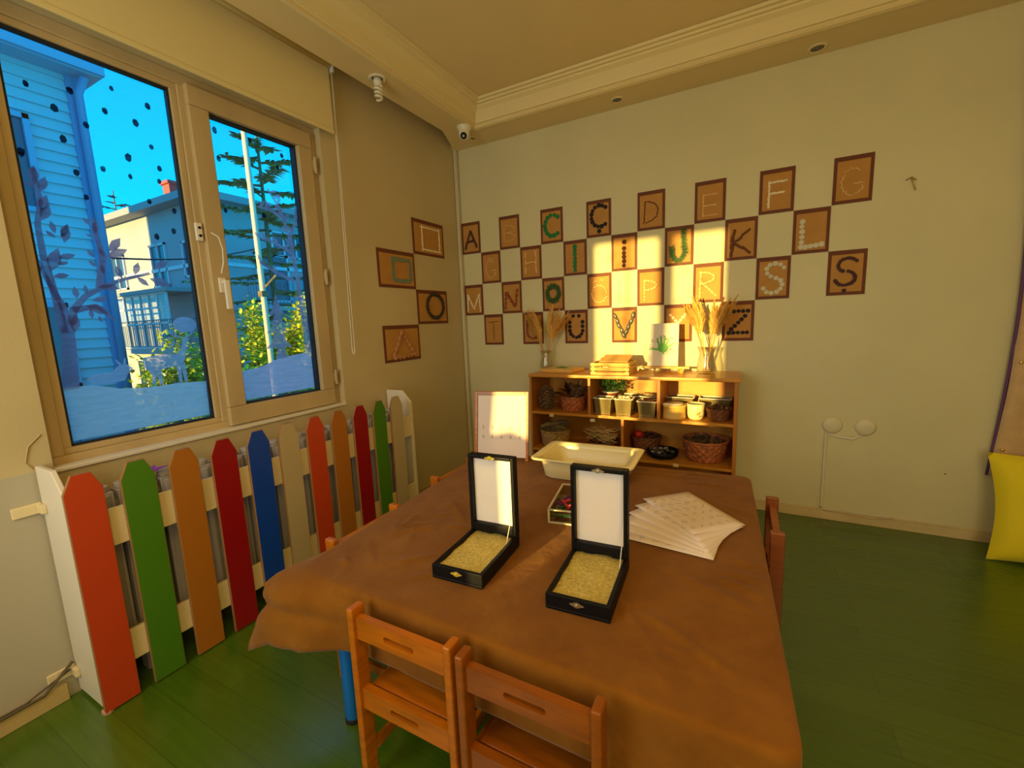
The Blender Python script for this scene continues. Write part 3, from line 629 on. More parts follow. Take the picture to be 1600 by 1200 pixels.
L_ = {
 'A': [[(.2,.82),(.5,.28),(.8,.78)], [(.33,.62),(.68,.6)]],
 'B': [[(.25,.28),(.25,.78)], arc(.3,.40,.42,.12,90,-90), arc(.3,.65,.48,.13,90,-90)],
 'C': [arc(.56,.50,.36,.30,50,305)],
 'Ç': [arc(.56,.44,.36,.29,50,305), [(.52,.85)]],
 'D': [[(.28,.28),(.25,.82)], arc(.28,.53,.46,.27,85,-88)],
 'E': [[(.28,.34),(.28,.84)], [(.32,.34),(.72,.34)], [(.32,.60),(.68,.60)], [(.32,.84),(.72,.84)]],
 'F': [[(.28,.30),(.28,.84)], [(.32,.30),(.74,.30)], [(.34,.55),(.66,.55)]],
 'G': [arc(.5,.55,.28,.27,55,330), [(.52,.60),(.74,.60),(.74,.72)]],
 'Ğ': [arc(.5,.56,.26,.26,55,330), [(.52,.60),(.72,.60),(.72,.74)], arc(.5,.18,.12,.06,200,340)],
 'H': [[(.25,.16),(.25,.84)], [(.75,.16),(.75,.84)], [(.27,.5),(.73,.5)]],
 'I': [[(.5,.18),(.5,.86)]],
 'İ': [[(.5,.40),(.5,.86)], [(.5,.22)]],
 'J': [[(.66,.14),(.70,.55)], arc(.48,.62,.22,.24,0,-190)],
 'K': [[(.26,.30),(.22,.85)], [(.28,.62),(.78,.26)], [(.30,.60),(.80,.82)]],
 'L': [[(.25,.27),(.25,.85)], [(.36,.85),(.80,.82)]],
 'M': [[(.15,.85),(.18,.32),(.5,.80),(.80,.32),(.84,.85)]],
 'N': [[(.18,.82),(.25,.32),(.68,.80),(.80,.30)]],
 'O': [arc(.5,.48,.27,.22,0,342)],
 'Ö': [arc(.5,.58,.30,.24,0,342), [(.36,.22)], [(.64,.20)]],
 'P': [[(.28,.34),(.28,.84)], arc(.32,.45,.40,.13,90,-90)],
 'R': [[(.26,.24),(.24,.84)], arc(.28,.37,.42,.14,90,-90), [(.34,.52),(.76,.82)]],
 'S': [arc(.56,.32,.26,.16,20,240), arc(.50,.68,.28,.18,70,-160)],
 'Ş': [arc(.52,.33,.25,.15,30,240), arc(.46,.62,.26,.16,70,-160), [(.46,.90)]],
 'T': [[(.22,.26),(.78,.24)], [(.5,.28),(.5,.84)]],
 'U': [[(.22,.28),(.22,.6)], arc(.5,.6,.28,.22,180,360), [(.78,.6),(.78,.28)]],
 'Ü': [[(.22,.36),(.22,.62)], arc(.5,.62,.28,.20,180,360), [(.78,.62),(.78,.36)], [(.38,.18)], [(.62,.18)]],
 'V': [[(.14,.26),(.48,.80)], [(.86,.26),(.56,.72)]],
 'Y': [[(.24,.28),(.5,.5)], [(.76,.28),(.5,.5),(.5,.84)]],
 'Z': [[(.22,.26),(.80,.25)], [(.72,.38),(.30,.70)], [(.22,.80),(.80,.79)]],
}
def card(root, w, h, strokes, kind, mkey, size, gap=1.9, border=.019, seed=1):
    b = MB(); b.box((-w/2, -.004, 0), (w/2, 0, h)); b.build('border', M['card_br'], root)
    b = MB(); b.box((-w/2+border, -.0055, border*1.1), (w/2-border, -.0038, h-border*1.5)); b.build('kraft_panel', M['card_in'], root)
    size *= {'stone': 1.35, 'shell': 1.35, 'stick': 1.2, 'cap': 1.2, 'cone': 1.15, 'mussel': 1.15}.get(kind, 1.2); gap *= {'stone': 1.0, 'shell': 1.05, 'cap': 1.03}.get(kind, 1.0)
    rn = random.Random(seed)
    for s_ in strokes:
        pts = [Vector(((u-.5)*w, (1-v)*h)) for u, v in s_]
        if len(pts) == 1: pos = [(pts[0], 0)]
        else:
            seg = [(pts[i+1]-pts[i]).length for i in range(len(pts)-1)]; T = sum(seg); n = max(1, int(round(T/(size*gap)))); pos = []
            for k in range(n+1):
                d = T*k/n; i = 0
                while i < len(seg)-1 and d > seg[i]: d -= seg[i]; i += 1
                dirv = (pts[i+1]-pts[i]); pos.append((pts[i]+dirv*(min(1, d/seg[i]) if seg[i] else 0), math.atan2(dirv.y, dirv.x)))
            if kind == 'stick': pos = pos[:-1] if len(pos) > 1 else pos; pos = [(p+Vector((math.cos(a), math.sin(a)))*size*gap/2, a) for p, a in pos]
        for p, a in pos:
            key = (kind, mkey)
            if key not in VARM:
                me = PM[kind].copy(); me.materials.clear(); me.materials.append(PMAT[mkey]); VARM[key] = me
            o = bpy.data.objects.new(PNAME[kind], VARM[key]); COL.objects.link(o); o.parent = root
            j = rn.uniform(-.25, .25) if kind not in ('cap',) else 0
            o.location = (p.x+rn.uniform(-1, 1)*size*.1, -.0052, p.y+rn.uniform(-1, 1)*size*.1)
            o.rotation_euler = (R(90), -(a+j), 0) if False else (Matrix.Rotation(R(90), 3, 'X') @ Matrix.Rotation(a+j, 3, 'Z')).to_euler()
            s2 = size*rn.uniform(.88, 1.1); o.scale = (s2, s2, s2*.8)
DIA = {'Ü': ' under two dots', 'Ç': ' with tail', 'İ': ' topped by one dot', 'Ö': ' under two dots', 'Ş': ' with tail', 'Ğ': ' under a curve'}
rows = [
 [('A', 'stone', 'berry', .0125, 1.0, 'dark red seeds'), ('B', 'stick', 'string', .008, 2.6, 'pale thin straws'), ('C', 'cap', 'green', .0155, 1.9, 'green bottle caps'), ('Ç', 'cap', 'dark', .014, 1.8, 'dark bottle caps'), ('D', 'stick', 'twig', .012, 2.0, 'short brown twigs'), ('E', 'stone', 'tan', .006, 2.0, 'small pale seeds'), ('F', 'shell', 'white', .010, 1.7, 'cream shells'), ('G', 'stick', 'tan', .011, 2.2, 'tan bean pods')],
 [('Ğ', 'stick', 'string', .009, 2.5, 'thin tan string'), ('H', 'stick', 'string', .02, 2.4, 'long pale sticks'), ('I', 'cap', 'green', .0145, 1.95, 'green bottle caps'), ('İ', 'cap', 'brown', .0145, 1.95, 'brown caps'), ('J', 'sprig', 'leafg', .019, 1.0, 'green herb sprigs'), ('K', 'stick', 'twig', .026, 2.0, 'long brown twigs'), ('L', 'cap', 'silver', .0145, 2.0, 'silver bottle caps')],
 [('M', 'stone', 'white', .0105, 1.75, 'white beads'), ('N', 'stone', 'red', .0150, 2.1, 'red brown chestnuts'), ('O', 'sprig', 'leafg', .020, .75, 'a dark green leafy wreath'), ('Ö', 'stick', 'string', .013, 2.0, 'curled straw'), ('P', 'stone', 'tan', .0095, 2.0, 'tan pebbles'), ('R', 'shell', 'tan', .0105, 2.1, 'peanut shells'), ('S', 'cap', 'silver', .0135, 1.95, 'silver bottle caps'), ('Ş', 'cone', 'berry', .012, 1.2, 'dark dried pods')],
 [('T', 'stick', 'twig', .009, 2.3, 'thin faint twigs'), ('U', 'stone', 'red', .0125, 1.8, 'red brown pieces'), ('Ü', 'cap', 'dark', .0135, 1.85, 'dark bottle caps'), ('V', 'mussel', 'mussel', .0235, 1.6, 'striped mussel shells'), ('Y', 'flower', 'white', .0125, 1.7, 'white dried flowers'), ('Z', 'cap', 'dark', .0125, 1.9, 'dark bottle caps')]]
cw, chh = .21, .2937
sd = 0
for r, row in enumerate(rows):
    for k, (ch_, kind, mk, size, gap, what) in enumerate(row):
        c = 2*k + (r % 2); sd += 1
        x = .0266 + (c+.5)*cw; z = 2.4584 - (r+1)*chh + .0044*(c+.5)*cw
        root = thing('letter_card', (x, -.001, z), 'brown card on back wall with letter %s made of %s' % (ch_ + DIA.get(ch_, ''), what), 'letter card', 'letter cards on the back wall')
        root['_b'] = (0, 0, 0)
        card(root, cw-.002, chh-.002, L_[ch_], kind, mk, size, gap, seed=sd)
sq = lambda u0, u1, v0, v1: [[(u0, v0), (u1, v0), (u1, v1), (u0, v1), (u0, v0)]]
left_cards = [(0, 0, sq(.28, .84, .20, .84), 'shell', 'white', .010, 1.9, 'an upright square of white shells'), (-1, 1, sq(.38, .86, .24, .80), 'cap', 'greycap', .0165, 1.95, 'a square of grey green bottle caps'),
              (0, 2, [arc(.56, .47, .27, .36, 0, 345, 20)], 'cone', 'acorn', .019, 1.3, 'a ring of small dark cones'), (-1, 3, [[(.5, .20), (.80, .84)], [(.72, .86), (.26, .88)], [(.24, .80), (.47, .22)]], 'stone', 'walnut', .021, 1.75, 'a triangle of walnuts')]
lw, lh = .4291, .296
for (c, r, stx, kind, mk, size, gap, what) in left_cards:
    y = -.7069 + (c+.5)*lw; z = 2.3986 - (r+1)*lh
    root = thing('shape_card', (.001, y, z), 'wide brown card on the window wall with %s' % what, 'shape card', 'shape cards on the window wall')
    root['_b'] = (0, 0, 0); root.rotation_euler = (0, 0, R(90))
    card(root, lw-.002, lh-.002, stx, kind, mk, size, gap, border=.021, seed=90+r)

# ================================================================== TABLE, CLOTH
H = .63
TC = [(1.055, -2.735), (2.612, -2.76), (2.535, -1.115), (.965, -1.235)]     # corners, counter-clockwise from front left
t = thing('low_table', (1.8, -1.95, 0), 'low table with round blue legs under the brown cloth', 'table')
b = MB(); b.prism([(x, y, H-.035) for x, y in [(1.085, -2.70), (2.58, -2.725), (2.505, -1.15), (.998, -1.268)]], (0, 0, .028)); b.build('table_top', mat('blue_table_top', (.02, .14, .5), .4), t, bevel=.004)
for x, y in ((1.193, -2.665), (2.50, -2.66), (2.43, -1.24), (1.08, -1.36)):
    b = MB(); b.tube([(x, y, .02), (x, y, H-.03)], .031, 20); lg = b.build('leg', M['blue_leg'], t, smooth=True, bevel=.002)
    b = MB(); b.tube([(x, y, 0), (x, y, .022)], .033, 20); b.build('rubber_foot', M['rubber'], lg, smooth=True, bevel=.002)

def cloth():
    NP = 300; rc = .05
    C = [Vector((x, y)) for x, y in TC]; loop = []
    # rounded rectangle, with outward normals, sampled by arc length
    raw = []
    for i in range(4):
        p = C[i]; a = C[i-1]; c = C[(i+1) % 4]; da = (a-p).normalized(); dc = (c-p).normalized()
        p0 = p+da*rc; p1 = p+dc*rc
        for k in range(9):
            tt = k/8; q = p0*(1-tt)**2 + p*2*tt*(1-tt) + p1*tt**2; raw.append((q, i))
    seg = []; n = len(raw)
    for i in range(n): seg.append((raw[(i+1) % n][0]-raw[i][0]).length)
    T = sum(seg)
    for k in range(NP):
        d = T*k/NP; i = 0
        while d > seg[i]: d -= seg[i]; i += 1
        loop.append(raw[i][0].lerp(raw[(i+1) % n][0], d/seg[i]))
    cen = (C[0]+C[1]+C[2]+C[3])/4
    nor = []
    for k in range(NP):
        d = loop[(k+2) % NP]-loop[k-2]; nor.append(Vector((d.y, -d.x)).normalized())
    rn = random.Random(4)
    ph = [rn.uniform(0, 6.28) for _ in range(8)]
    creases = [((1.13,-2.30),(1.24,-2.42),.006),((1.17,-2.18),(1.20,-2.36),.005),((1.27,-2.35),(1.32,-2.42),.004),((1.20,-2.0),(1.42,-2.17),.010),((1.36,-2.58),(1.46,-2.45),.006),((1.46,-2.62),(1.60,-2.52),.005),((1.25,-1.6),(1.33,-1.52),.006),((1.0,-1.62),(1.25,-1.5),.006),
               ((2.54,-1.90),(2.61,-1.93),.008),((2.46,-2.02),(2.60,-2.06),.009),((2.40,-2.16),(2.6,-2.24),.007),((2.54,-1.80),(2.6,-1.83),.006),((2.30,-2.20),(2.58,-2.34),.006),((2.42,-2.12),(2.6,-2.15),.006),((2.40,-1.55),(2.57,-1.62),.005),((2.25,-2.45),(2.5,-2.6),.008),((2.1,-2.35),(2.35,-2.65),.006),((1.85,-1.3),(2.3,-1.25),.005),((1.9,-1.2),(2.4,-1.18),.005),((2.25,-1.33),(2.5,-1.3),.005),((1.08,-2.55),(1.25,-2.68),.007),((1.12,-2.46),(1.3,-2.6),.006)]
    keep = [(1.50, 1.80, -2.62, -2.22), (1.93, 2.22, -2.60, -2.20), (1.43, 2.06, -1.62, -1.20), (1.68, 2.0, -2.08, -1.66), (1.98, 2.54, -2.12, -1.46), (.95, 1.38, -1.45, -1.28)]
    for _ in range(46):
        x, y = rn.uniform(1.05, 2.58), rn.uniform(-2.7, -1.2); a_ = rn.uniform(-.9, .9) + (PI/2 if rn.random() < .3 else 0); L = rn.uniform(.06, .20); x2, y2 = x+L*math.cos(a_), y+L*math.sin(a_)
        if any(k0-.02 < q[0] < k1+.02 and k2-.02 < q[1] < k3+.02 for k0, k1, k2, k3 in keep for q in ((x, y), (x2, y2), ((x+x2)/2, (y+y2)/2))): continue
        creases.append(((x, y), (x2, y2), rn.uniform(.002, .0045)))
    def dz(p):
        z = .0015*math.sin(p.x*9+ph[0]+2*math.sin(p.y*5))+.0015*math.sin(p.y*11+ph[1]+2*math.sin(p.x*6))
        for a, c, h in creases:
            a = Vector(a); c = Vector(c); ab = c-a; tt = max(0, min(1, (p-a).dot(ab)/ab.dot(ab))); d = (p-(a+ab*tt)).length
            z += 1.7*h*math.exp(-(d/.013)**2)*math.sin(PI*min(1, max(0, .08+.84*tt)))
        return z
    vs = [(cen.x, cen.y, H+.004)]; fs = []
    rings = []
    NR = 75
    for j in range(1, NR+1):
        f = j/NR; idx = []
        for k in range(NP):
            p = cen.lerp(loop[k], f*.992); zz = H+.003+max(-.0005, dz(p)*(1 if f < .96 else (1-f)/.04*.7+.3))
            idx.append(len(vs)); vs.append((p.x, p.y, zz))
        rings.append(idx)
    NS = 22
    FL = C[0]
    for j in range(1, NS+1):
        f = j/NS; idx = []
        for k in range(NP):
            q = loop[k]; nn = nor[k]
            dFL = (q-FL).length; w = math.exp(-(dFL/.17)**2)
            front = max(0, -nn.y); right = max(0, nn.x); left = max(0, -nn.x)
            drop = .205*front + .16*right + .26*left + .26*max(0, nn.y) if True else .2
            drop = max(.15, min(.28, drop)) + .03*w
            s_ = k/NP*T
            fold = .013*math.sin(s_*17+ph[2])+.009*math.sin(s_*31+ph[3])
            if front > .7: fold = fold*.18
            out = .006 + (.012+fold)*f**1.2
            if front > .7: out = min(out, .016)
            if left > .7: out = min(out, .009)
            # front left corner billows outwards
            cw_ = w*(1-.0*front)
            out += cw_*(.135*math.sin(min(1, f*2.2)*PI/2)+.060*f+.016*math.sin(s_*48+f*5)*f+.014*math.sin(s_*95-f*11)*f - .030*math.exp(-((f-.52)/.10)**2))
            e_ = min(1, f*7); z = H - .004*e_ - drop*max(0, (f-.02))**(.92+.55*w)
            if j == 1: out = .004; z = H-.002
            dirv = nn
            if w > .3:
                dd = Vector((-1, -.35)).normalized(); dirv = (nn*(1-w*.75)+dd*w*.75).normalized()
            # a turned fold near the corner
            z += w*.018*math.sin(f*9)*(f > .3)*(1-f)
            p = q+dirv*out
            if -nn.y > .5: p.y = max(p.y, -2.772) if q.x > 1.33 else p.y
            idx.append(len(vs)); vs.append((p.x, p.y, z))
        rings.append(idx)
    for k in range(NP): fs.append((0, rings[0][k], rings[0][(k+1) % NP]))
    for a, c in zip(rings[:-1], rings[1:]):
        for k in range(NP): k2 = (k+1) % NP; fs.append((a[k], c[k], c[k2], a[k2]))
    b = MB(); b.add(vs, fs); o = b.build('tablecloth', M['cloth'], smooth=True, org=(1.8, -1.95, H))
    sm = o.modifiers.new('solid', 'SOLIDIFY'); sm.thickness = .0025; sm.offset = -1
    return o
tag(cloth(), 'large brown suede cloth draped over the low table', 'tablecloth')

# ================================================================== CHAIRS (built facing +y, back at y=0)
def make_chair(name, label, wood, woodh, W_=.395):
    t = thing(name, (0, 0, 0), label, 'chair', 'small wooden chairs around the table'); w2_ = W_/2
    for s_ in (-1, 1):
        xa, xb = (-w2_, -w2_+.026) if s_ < 0 else (w2_-.026, w2_)
        b = MB(); b.box((xa, 0, 0), (xb, .052, .645)); b.build('back_leg', wood, t, bevel=.006, seg=3)
        b = MB(); b.box((xa, .30, 0), (xb, .345, .335)); b.build('front_leg', wood, t, bevel=.004)
        b = MB(); b.box((xa+.004, .052, .10), (xb-.004, .30, .135)); b.build('stretcher', wood, t, bevel=.003)
        b = MB(); b.box((xa+.004, .052, .285), (xb-.004, .30, .33)); b.build('side_rail', wood, t, bevel=.003)
    for (z0, z1, sw) in ((.543, .614, .058), (.297, .367, .055)):
        # rail with a long rounded slot: outer rectangle and inner stadium bridged
        n = 56; x0, x1 = -w2_+.026, w2_-.026; zc = (z0+z1)/2; y0, y1 = .012, .038; vs = []; fs = []
        ins = []
        for k in range(n):
            a = 2*PI*k/n; ca, sa = math.cos(a), math.sin(a); ins.append((math.copysign(sw-.010, ca)*(abs(ca) > 1e-6)+.010*ca, zc+.010*sa) if abs(ca) > .01 else (0, zc+.010*sa))
        outs = []
        for (x, z) in ins:
            a = math.atan2((z-zc)*9, x) ; ca, sa = math.cos(a), math.sin(a); hx, hz = (x1-x0)/2, (z1-z0)/2
            k_ = min(hx/abs(ca) if abs(ca) > 1e-6 else 1e9, hz/abs(sa) if abs(sa) > 1e-6 else 1e9); outs.append((k_*ca, zc+k_*sa))
        # force the four corners onto the nearest samples
        for cxx, czz in ((x0, z0), (x1, z0), (x1, z1), (x0, z1)):
            i_ = min(range(n), key=lambda q: ((outs[q][0]-cxx)/6)**2+(outs[q][1]-czz)**2); outs[i_] = (cxx, czz)
        for y in (y0, y1):
            vs += [(x, y, z) for x, z in ins]; vs += [(x, y, z) for x, z in outs]
        for k in range(n):
            k2 = (k+1) % n
            fs += [(k, k2, n+k2, n+k)][::1]; fs += [(2*n+k, 3*n+k, 3*n+k2, 2*n+k2)]
            fs += [(k, 2*n+k, 2*n+k2, k2)]; fs += [(n+k, n+k2, 3*n+k2, 3*n+k)]
        b = MB(); b.add(vs, fs); b.build('back_rail', woodh, t)
    b = MB(); b.box((-w2_+.028, .055, .333), (w2_-.028, .355, .352)); b.build('seat', woodh, t, bevel=.005)
    b = MB(); b.box((-w2_+.028, .30, .28), (w2_-.028, .318, .333)); b.build('front_rail', woodh, t, bevel=.002)
    return t
c1 = make_chair('wooden_chair', 'orange wooden chair at the front left of the table, nearest the blue leg', M['orange_wood'], M['orange_wood_h'])
c1.location = (1.6175, -2.832, 0)
c2 = make_chair('wooden_chair', 'darker orange wooden chair at the table front, right of the other front chair', mat('shaded_orange_wood', (.25, .065, .002), .36, var=.25, scale=5, stretch=(1, 1, 9), coat=.12), mat('shaded_orange_wood_rail', (.26, .068, .002), .36, var=.25, scale=5, stretch=(1, 9, 9), coat=.12))  # darker copy of the orange wood, weaker light put into its colour
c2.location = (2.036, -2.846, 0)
copy_tree(c1, (.976, -2.355, 0), R(-90), 'orange wooden chair on the radiator side of the table, nearer the front')
copy_tree(c1, (.922, -1.60, 0), R(-90), 'orange wooden chair on the radiator side of the table, nearer the corner')
c5 = make_chair('wooden_chair', 'dark red brown wooden chair at the right end of the table', M['dark_wood'], mat('varnished_red_rail', (.30, .075, .012), .35, var=.2, scale=5, stretch=(9, 1, 9)))
c5.location = (2.652, -1.585, 0); c5.rotation_euler = (0, 0, R(90))

# ================================================================== THINGS ON THE TABLE
TZ = H + .006
def sand_box(name, loc, rz, label, gold):
    t = thing(name, (0, 0, 0), label, 'box', 'black lidded boxes of sand'); w, d, h, k = .198, .305, .05, .014
    b = MB(); b.box((-w/2, -d/2, 0), (w/2, d/2, .01)); b.box((-w/2, -d/2, .01), (w/2, -d/2+k, h)); b.box((-w/2, d/2-k, .01), (w/2, d/2, h)); b.box((-w/2, -d/2+k, .01), (-w/2+k, d/2-k, h)); b.box((w/2-k, -d/2+k, .01), (w/2, d/2-k, h))
    base = b.build('base', M['black'], t, bevel=.0025)
    n = 22; vs = []; fs = []; rn = random.Random(len(label))
    for j in range(n+1):
        for i in range(n+1):
            x = -w/2+k+(w-2*k)*i/n; y = -d/2+k+(d-2*k)*j/n; vs.append((x, y, .036+.0022*math.sin(x*70+rn.random())+.0016*math.sin(y*55+x*40)+rn.uniform(-.0008, .0008)))
    for j in range(n):
        for i in range(n): a = j*(n+1)+i; fs.append((a, a+1, a+n+2, a+n+1))
    b = MB(); b.add(vs, fs); b.build('sand', M['sand'], t, smooth=True)
    # lid standing upright on the back edge
    LH = .312; yb = d/2
    b = MB(); b.box((-w/2, yb-.006, h), (w/2, yb+.002, h+LH)); b.box((-w/2, yb-.034, h), (-w/2+k, yb-.006, h+LH)); b.box((w/2-k, yb-.034, h), (w/2, yb-.006, h+LH)); b.box((-w/2+k, yb-.034, h+LH-k), (w/2-k, yb-.006, h+LH)); b.box((-w/2+k, yb-.034, h), (w/2-k, yb-.006, h+.032))
    lid = b.build('lid', M['black'], t, bevel=.0025)
    b = MB(); b.box((-w/2+k, yb-.012, h+.030), (w/2-k, yb-.0062, h+LH-k)); b.build('lining', M['lining'], lid, bevel=.002)
    def clasp(p, par, nm):
        b = MB(); vs_ = []
        for q in range(20):
            a = 2*PI*q/20; rr_ = 1+.18*math.cos(4*a); vs_.append((p[0]+.019*rr_*math.cos(a), p[1], p[2]+.0075*rr_*math.sin(a)))
        b.prism(vs_, (0, -.0022, 0)); b.ball((p[0], p[1]-.003, p[2]), (.004, .003, .004), 8, 6); b.build(nm, gold, par)
    clasp((0, -d/2-.0002, .034), base, 'clasp'); clasp((0, yb-.0345, h+LH-.008), lid, 'catch')
    b = MB(); b.tube([(w/2-k-.003, yb-.03, h+.10), (w/2-k-.002, yb-.05, h+.055), (w/2-k-.004, yb-.085, .04)], .0016, 5); b.build('ribbon', M['white'], t)
    t.location = loc; t.rotation_euler = (0, 0, rz); return t
silver = mat('antique_clasp', (.62, .55, .42), .35, metal=.9)
sand_box('sand_box', (1.645, -2.415, TZ), R(3), 'black lidded box of yellow sand on the cloth, left one with shiny gold clasp', mat('gold_clasp', (.9, .75, .12), .3, metal=.6))
sand_box('sand_box', (2.065, -2.398, TZ), R(3), 'black lidded box of yellow sand on the cloth, right one with antique clasp', silver)

# cream storage tray
def tray(loc, rz, label):
    t = thing('storage_tray', (0, 0, 0), label, 'storage tray'); 
    def loop(hx, hy, z, r, n=7):
        P = []
        for (cx, cy, a0) in ((hx-r, hy-r, 0), (-hx+r, hy-r, 90), (-hx+r, -hy+r, 180), (hx-r, -hy+r, 270)):
            for k in range(n): a = R(a0+90*k/(n-1)); P.append((cx+r*math.cos(a), cy+r*math.sin(a), z))
        return P
    L = [loop(.205, .128, .0, .05), loop(.222, .142, .012, .055), loop(.236, .152, .10, .05), (loop(.238, .154, .112, .05)), loop(.278, .184, .114, .035), loop(.280, .186, .122, .035), loop(.272, .178, .124, .033), loop(.232, .149, .120, .048), loop(.230, .147, .10, .048), loop(.214, .136, .016, .05), loop(.20, .123, .006, .045)]
    vs = []; fs = []; n = len(L[0])
    for l in L: vs += l
    for j in range(len(L)-1):
        for i in range(n): a = j*n+i; b2 = j*n+(i+1) % n; fs.append((a, b2, b2+n, a+n))
    fs.append(tuple(range(n))[::-1]); fs.append(tuple(range((len(L)-1)*n, len(L)*n)))
    b = MB(); b.add(vs, fs); b.build('tray_body', M['tray'], t, smooth=True)
    b = MB(); vv = []; ff = []; m_ = 20
    for j in range(m_+1):
        for i in range(m_+1):
            u, v = i/m_*2-1, j/m_*2-1; x, y = u*.212, v*.134; vv.append((x, y, .020+.003*math.sin(x*30)*math.cos(y*40)-.004*max(abs(u), abs(v))**4))
    for j in range(m_):
        for i in range(m_): a = j*(m_+1)+i; ff.append((a, a+1, a+m_+2, a+m_+1))
    b.add(vv, ff); b.build('sand', M['sand'], t, smooth=True)
    t.location = loc; t.rotation_euler = (0, 0, rz); return t
tray((1.738, -1.41, TZ), R(1.5), 'cream plastic storage tray with a wide rim on the cloth behind the boxes')

# clear drawer of pens
cp = (1.835, -1.872); ca = R(9)
t = thing('pen_drawer', (0, 0, 0), 'clear plastic drawer full of felt pens on the cloth, behind the right box', 'drawer')
b = MB(); w, d, h, k = .195, .30, .062, .004
b.box((-w/2, -d/2, 0), (w/2, d/2, k)); b.box((-w/2, -d/2, k), (w/2, -d/2+k, h)); b.box((-w/2, d/2-k, k), (w/2, d/2, h)); b.box((-w/2, -d/2+k, k), (-w/2+k, d/2-k, h)); b.box((w/2-k, -d/2+k, k), (w/2, d/2-k, h))
b.build('drawer_shell', thin_glass('frosted_plastic', (.86, .84, .76), .16), t)
b = MB()
b.box((-w/2-.004, -d/2-.004, h-.004), (w/2+.004, -d/2+.006, h)); b.box((-w/2-.004, d/2-.006, h-.004), (w/2+.004, d/2+.004, h)); b.box((-w/2-.004, -d/2, h-.004), (-w/2+.005, d/2, h)); b.box((w/2-.005, -d/2, h-.004), (w/2+.004, d/2, h)); b.box((-w/2-.002, -d/2-.004, 0), (-w/2+.006, -d/2+.004, h)); b.box((-w/2, -d/2-.004, 0), (w/2, -d/2+.004, .005))
b.build('drawer_rim', mat('milky_plastic', (.85, .78, .62), .3), t)
t.location = (*cp, TZ); t.rotation_euler = (0, 0, ca)
pens = [('violet', (.16, .015, .30), (-.072, .045), 70, .022, 0), ('purple', (.22, .02, .42), (-.052, .040), 62, .026, 4), ('crimson', (.62, .008, .03), (-.045, -.050), -60, .044, 4), ('red', (.70, .01, .02), (-.012, .012), 44, .046, 3), ('pink', (.75, .12, .28), (.010, -.002), 46, .036, 2), ('black', (.01, .01, .012), (-.03, -.02), 30, .020, 0),
        ('dark green', (.01, .12, .04), (-.070, -.06), 62, .022, 0), ('green', (.03, .30, .05), (-.055, -.118), 5, .020, 0), ('turquoise', (.0, .28, .32), (-.005, -.122), -12, .018, 0), ('brown', (.12, .04, .01), (-.01, -.07), 20, .020, 0), ('yellow', (.7, .5, .02), (.03, -.04), 65, .018, 0), ('orange', (.7, .2, .01), (.06, .04), 78, .014, 0), ('navy', (.01, .03, .22), (-.072, -.01), 80, .012, 0), ('lime', (.25, .42, .03), (-.03, .09), 35, .014, 0)]
for nm, c, (px, py), an, z, tl in pens:
    pm = mat('pen_'+nm, c, .35)
    wp = Vector((cp[0], cp[1])) + Matrix.Rotation(ca, 2) @ Vector((px, py)); L = .058 if nm != 'green' else .05
    q = thing('felt_pen', (wp.x, wp.y, TZ+.004+z), '%s felt pen lying in the clear drawer on the table' % (nm if nm != 'violet' else nm), 'felt pen', 'felt pens in the clear drawer')
    d_ = Vector((math.cos(R(an)+ca)*math.cos(R(tl)), math.sin(R(an)+ca)*math.cos(R(tl)), math.sin(R(tl)))); c0 = Vector((wp.x, wp.y, TZ+.004+z+.0))
    b = MB(); b.tube([c0-d_*L, c0+d_*L*.35], .0048, 10); b.build('barrel', pm, q, smooth=True)
    b = MB(); b.tube([c0+d_*L*.35, c0+d_*L*.95, c0+d_*L], [.0056, .0052, .003], 10); b.build('cap', pm, q, smooth=True)

# fan of practice sheets
A0 = Vector((2.243, -1.935)); A1 = Vector((2.300, -1.708)); SZ0 = .0035; names = ['bottom sheet', 'second sheet from the bottom', 'third sheet from the bottom', 'third sheet from the top', 'sheet just under the top one', 'topmost sheet']
for k in range(6):
    f = k/5; f2 = f**1.15; c = A0.lerp(A1, f2); an = R(-6-42*f2); q = thing('practice_sheet', (c.x, c.y, TZ+SZ0+k*.0016), 'white worksheet on the cloth, %s of the fan' % names[k], 'paper sheet', 'fan of worksheets on the table')
    w, d = .368, .248; n = 8; vs = []; fs = []
    for j in range(n+1):
        for i in range(n+1):
            x = -w/2+w*i/n; y = -d/2+d*j/n; p = c + Matrix.Rotation(an, 2) @ Vector((x, y)); vs.append((p.x, p.y, TZ+SZ0+k*.0016+.0005*math.sin(x*9+k)))
    for j in range(n):
        for i in range(n): a = j*(n+1)+i; fs.append((a, a+1, a+n+2, a+n+1))
    b = MB(); b.add(vs, fs); o = b.build('sheet', M['paper'], q, smooth=True); sm = o.modifiers.new('s', 'SOLIDIFY'); sm.thickness = .0005
    rn = random.Random(k+20); b = MB()
    for row in range(5):
        for col_ in range(6):
            x = -w/2+.05+col_*.054; y = d/2-.04-row*.043
            pts = []
            for s_ in range(6):
                p = c + Matrix.Rotation(an, 2) @ Vector((x+.010*math.cos(s_*1.1+col_), y+.012*math.sin(s_*1.3+row))); pts.append((p.x, p.y, TZ+SZ0+.0012+k*.0016+.0005*math.sin(x*9+k)))
            b.tube(pts, .0007, 4)
    if k >= 4 or k == 0: b.build('pencil_marks', M['pencil'], q)['kind'] = 'stuff'

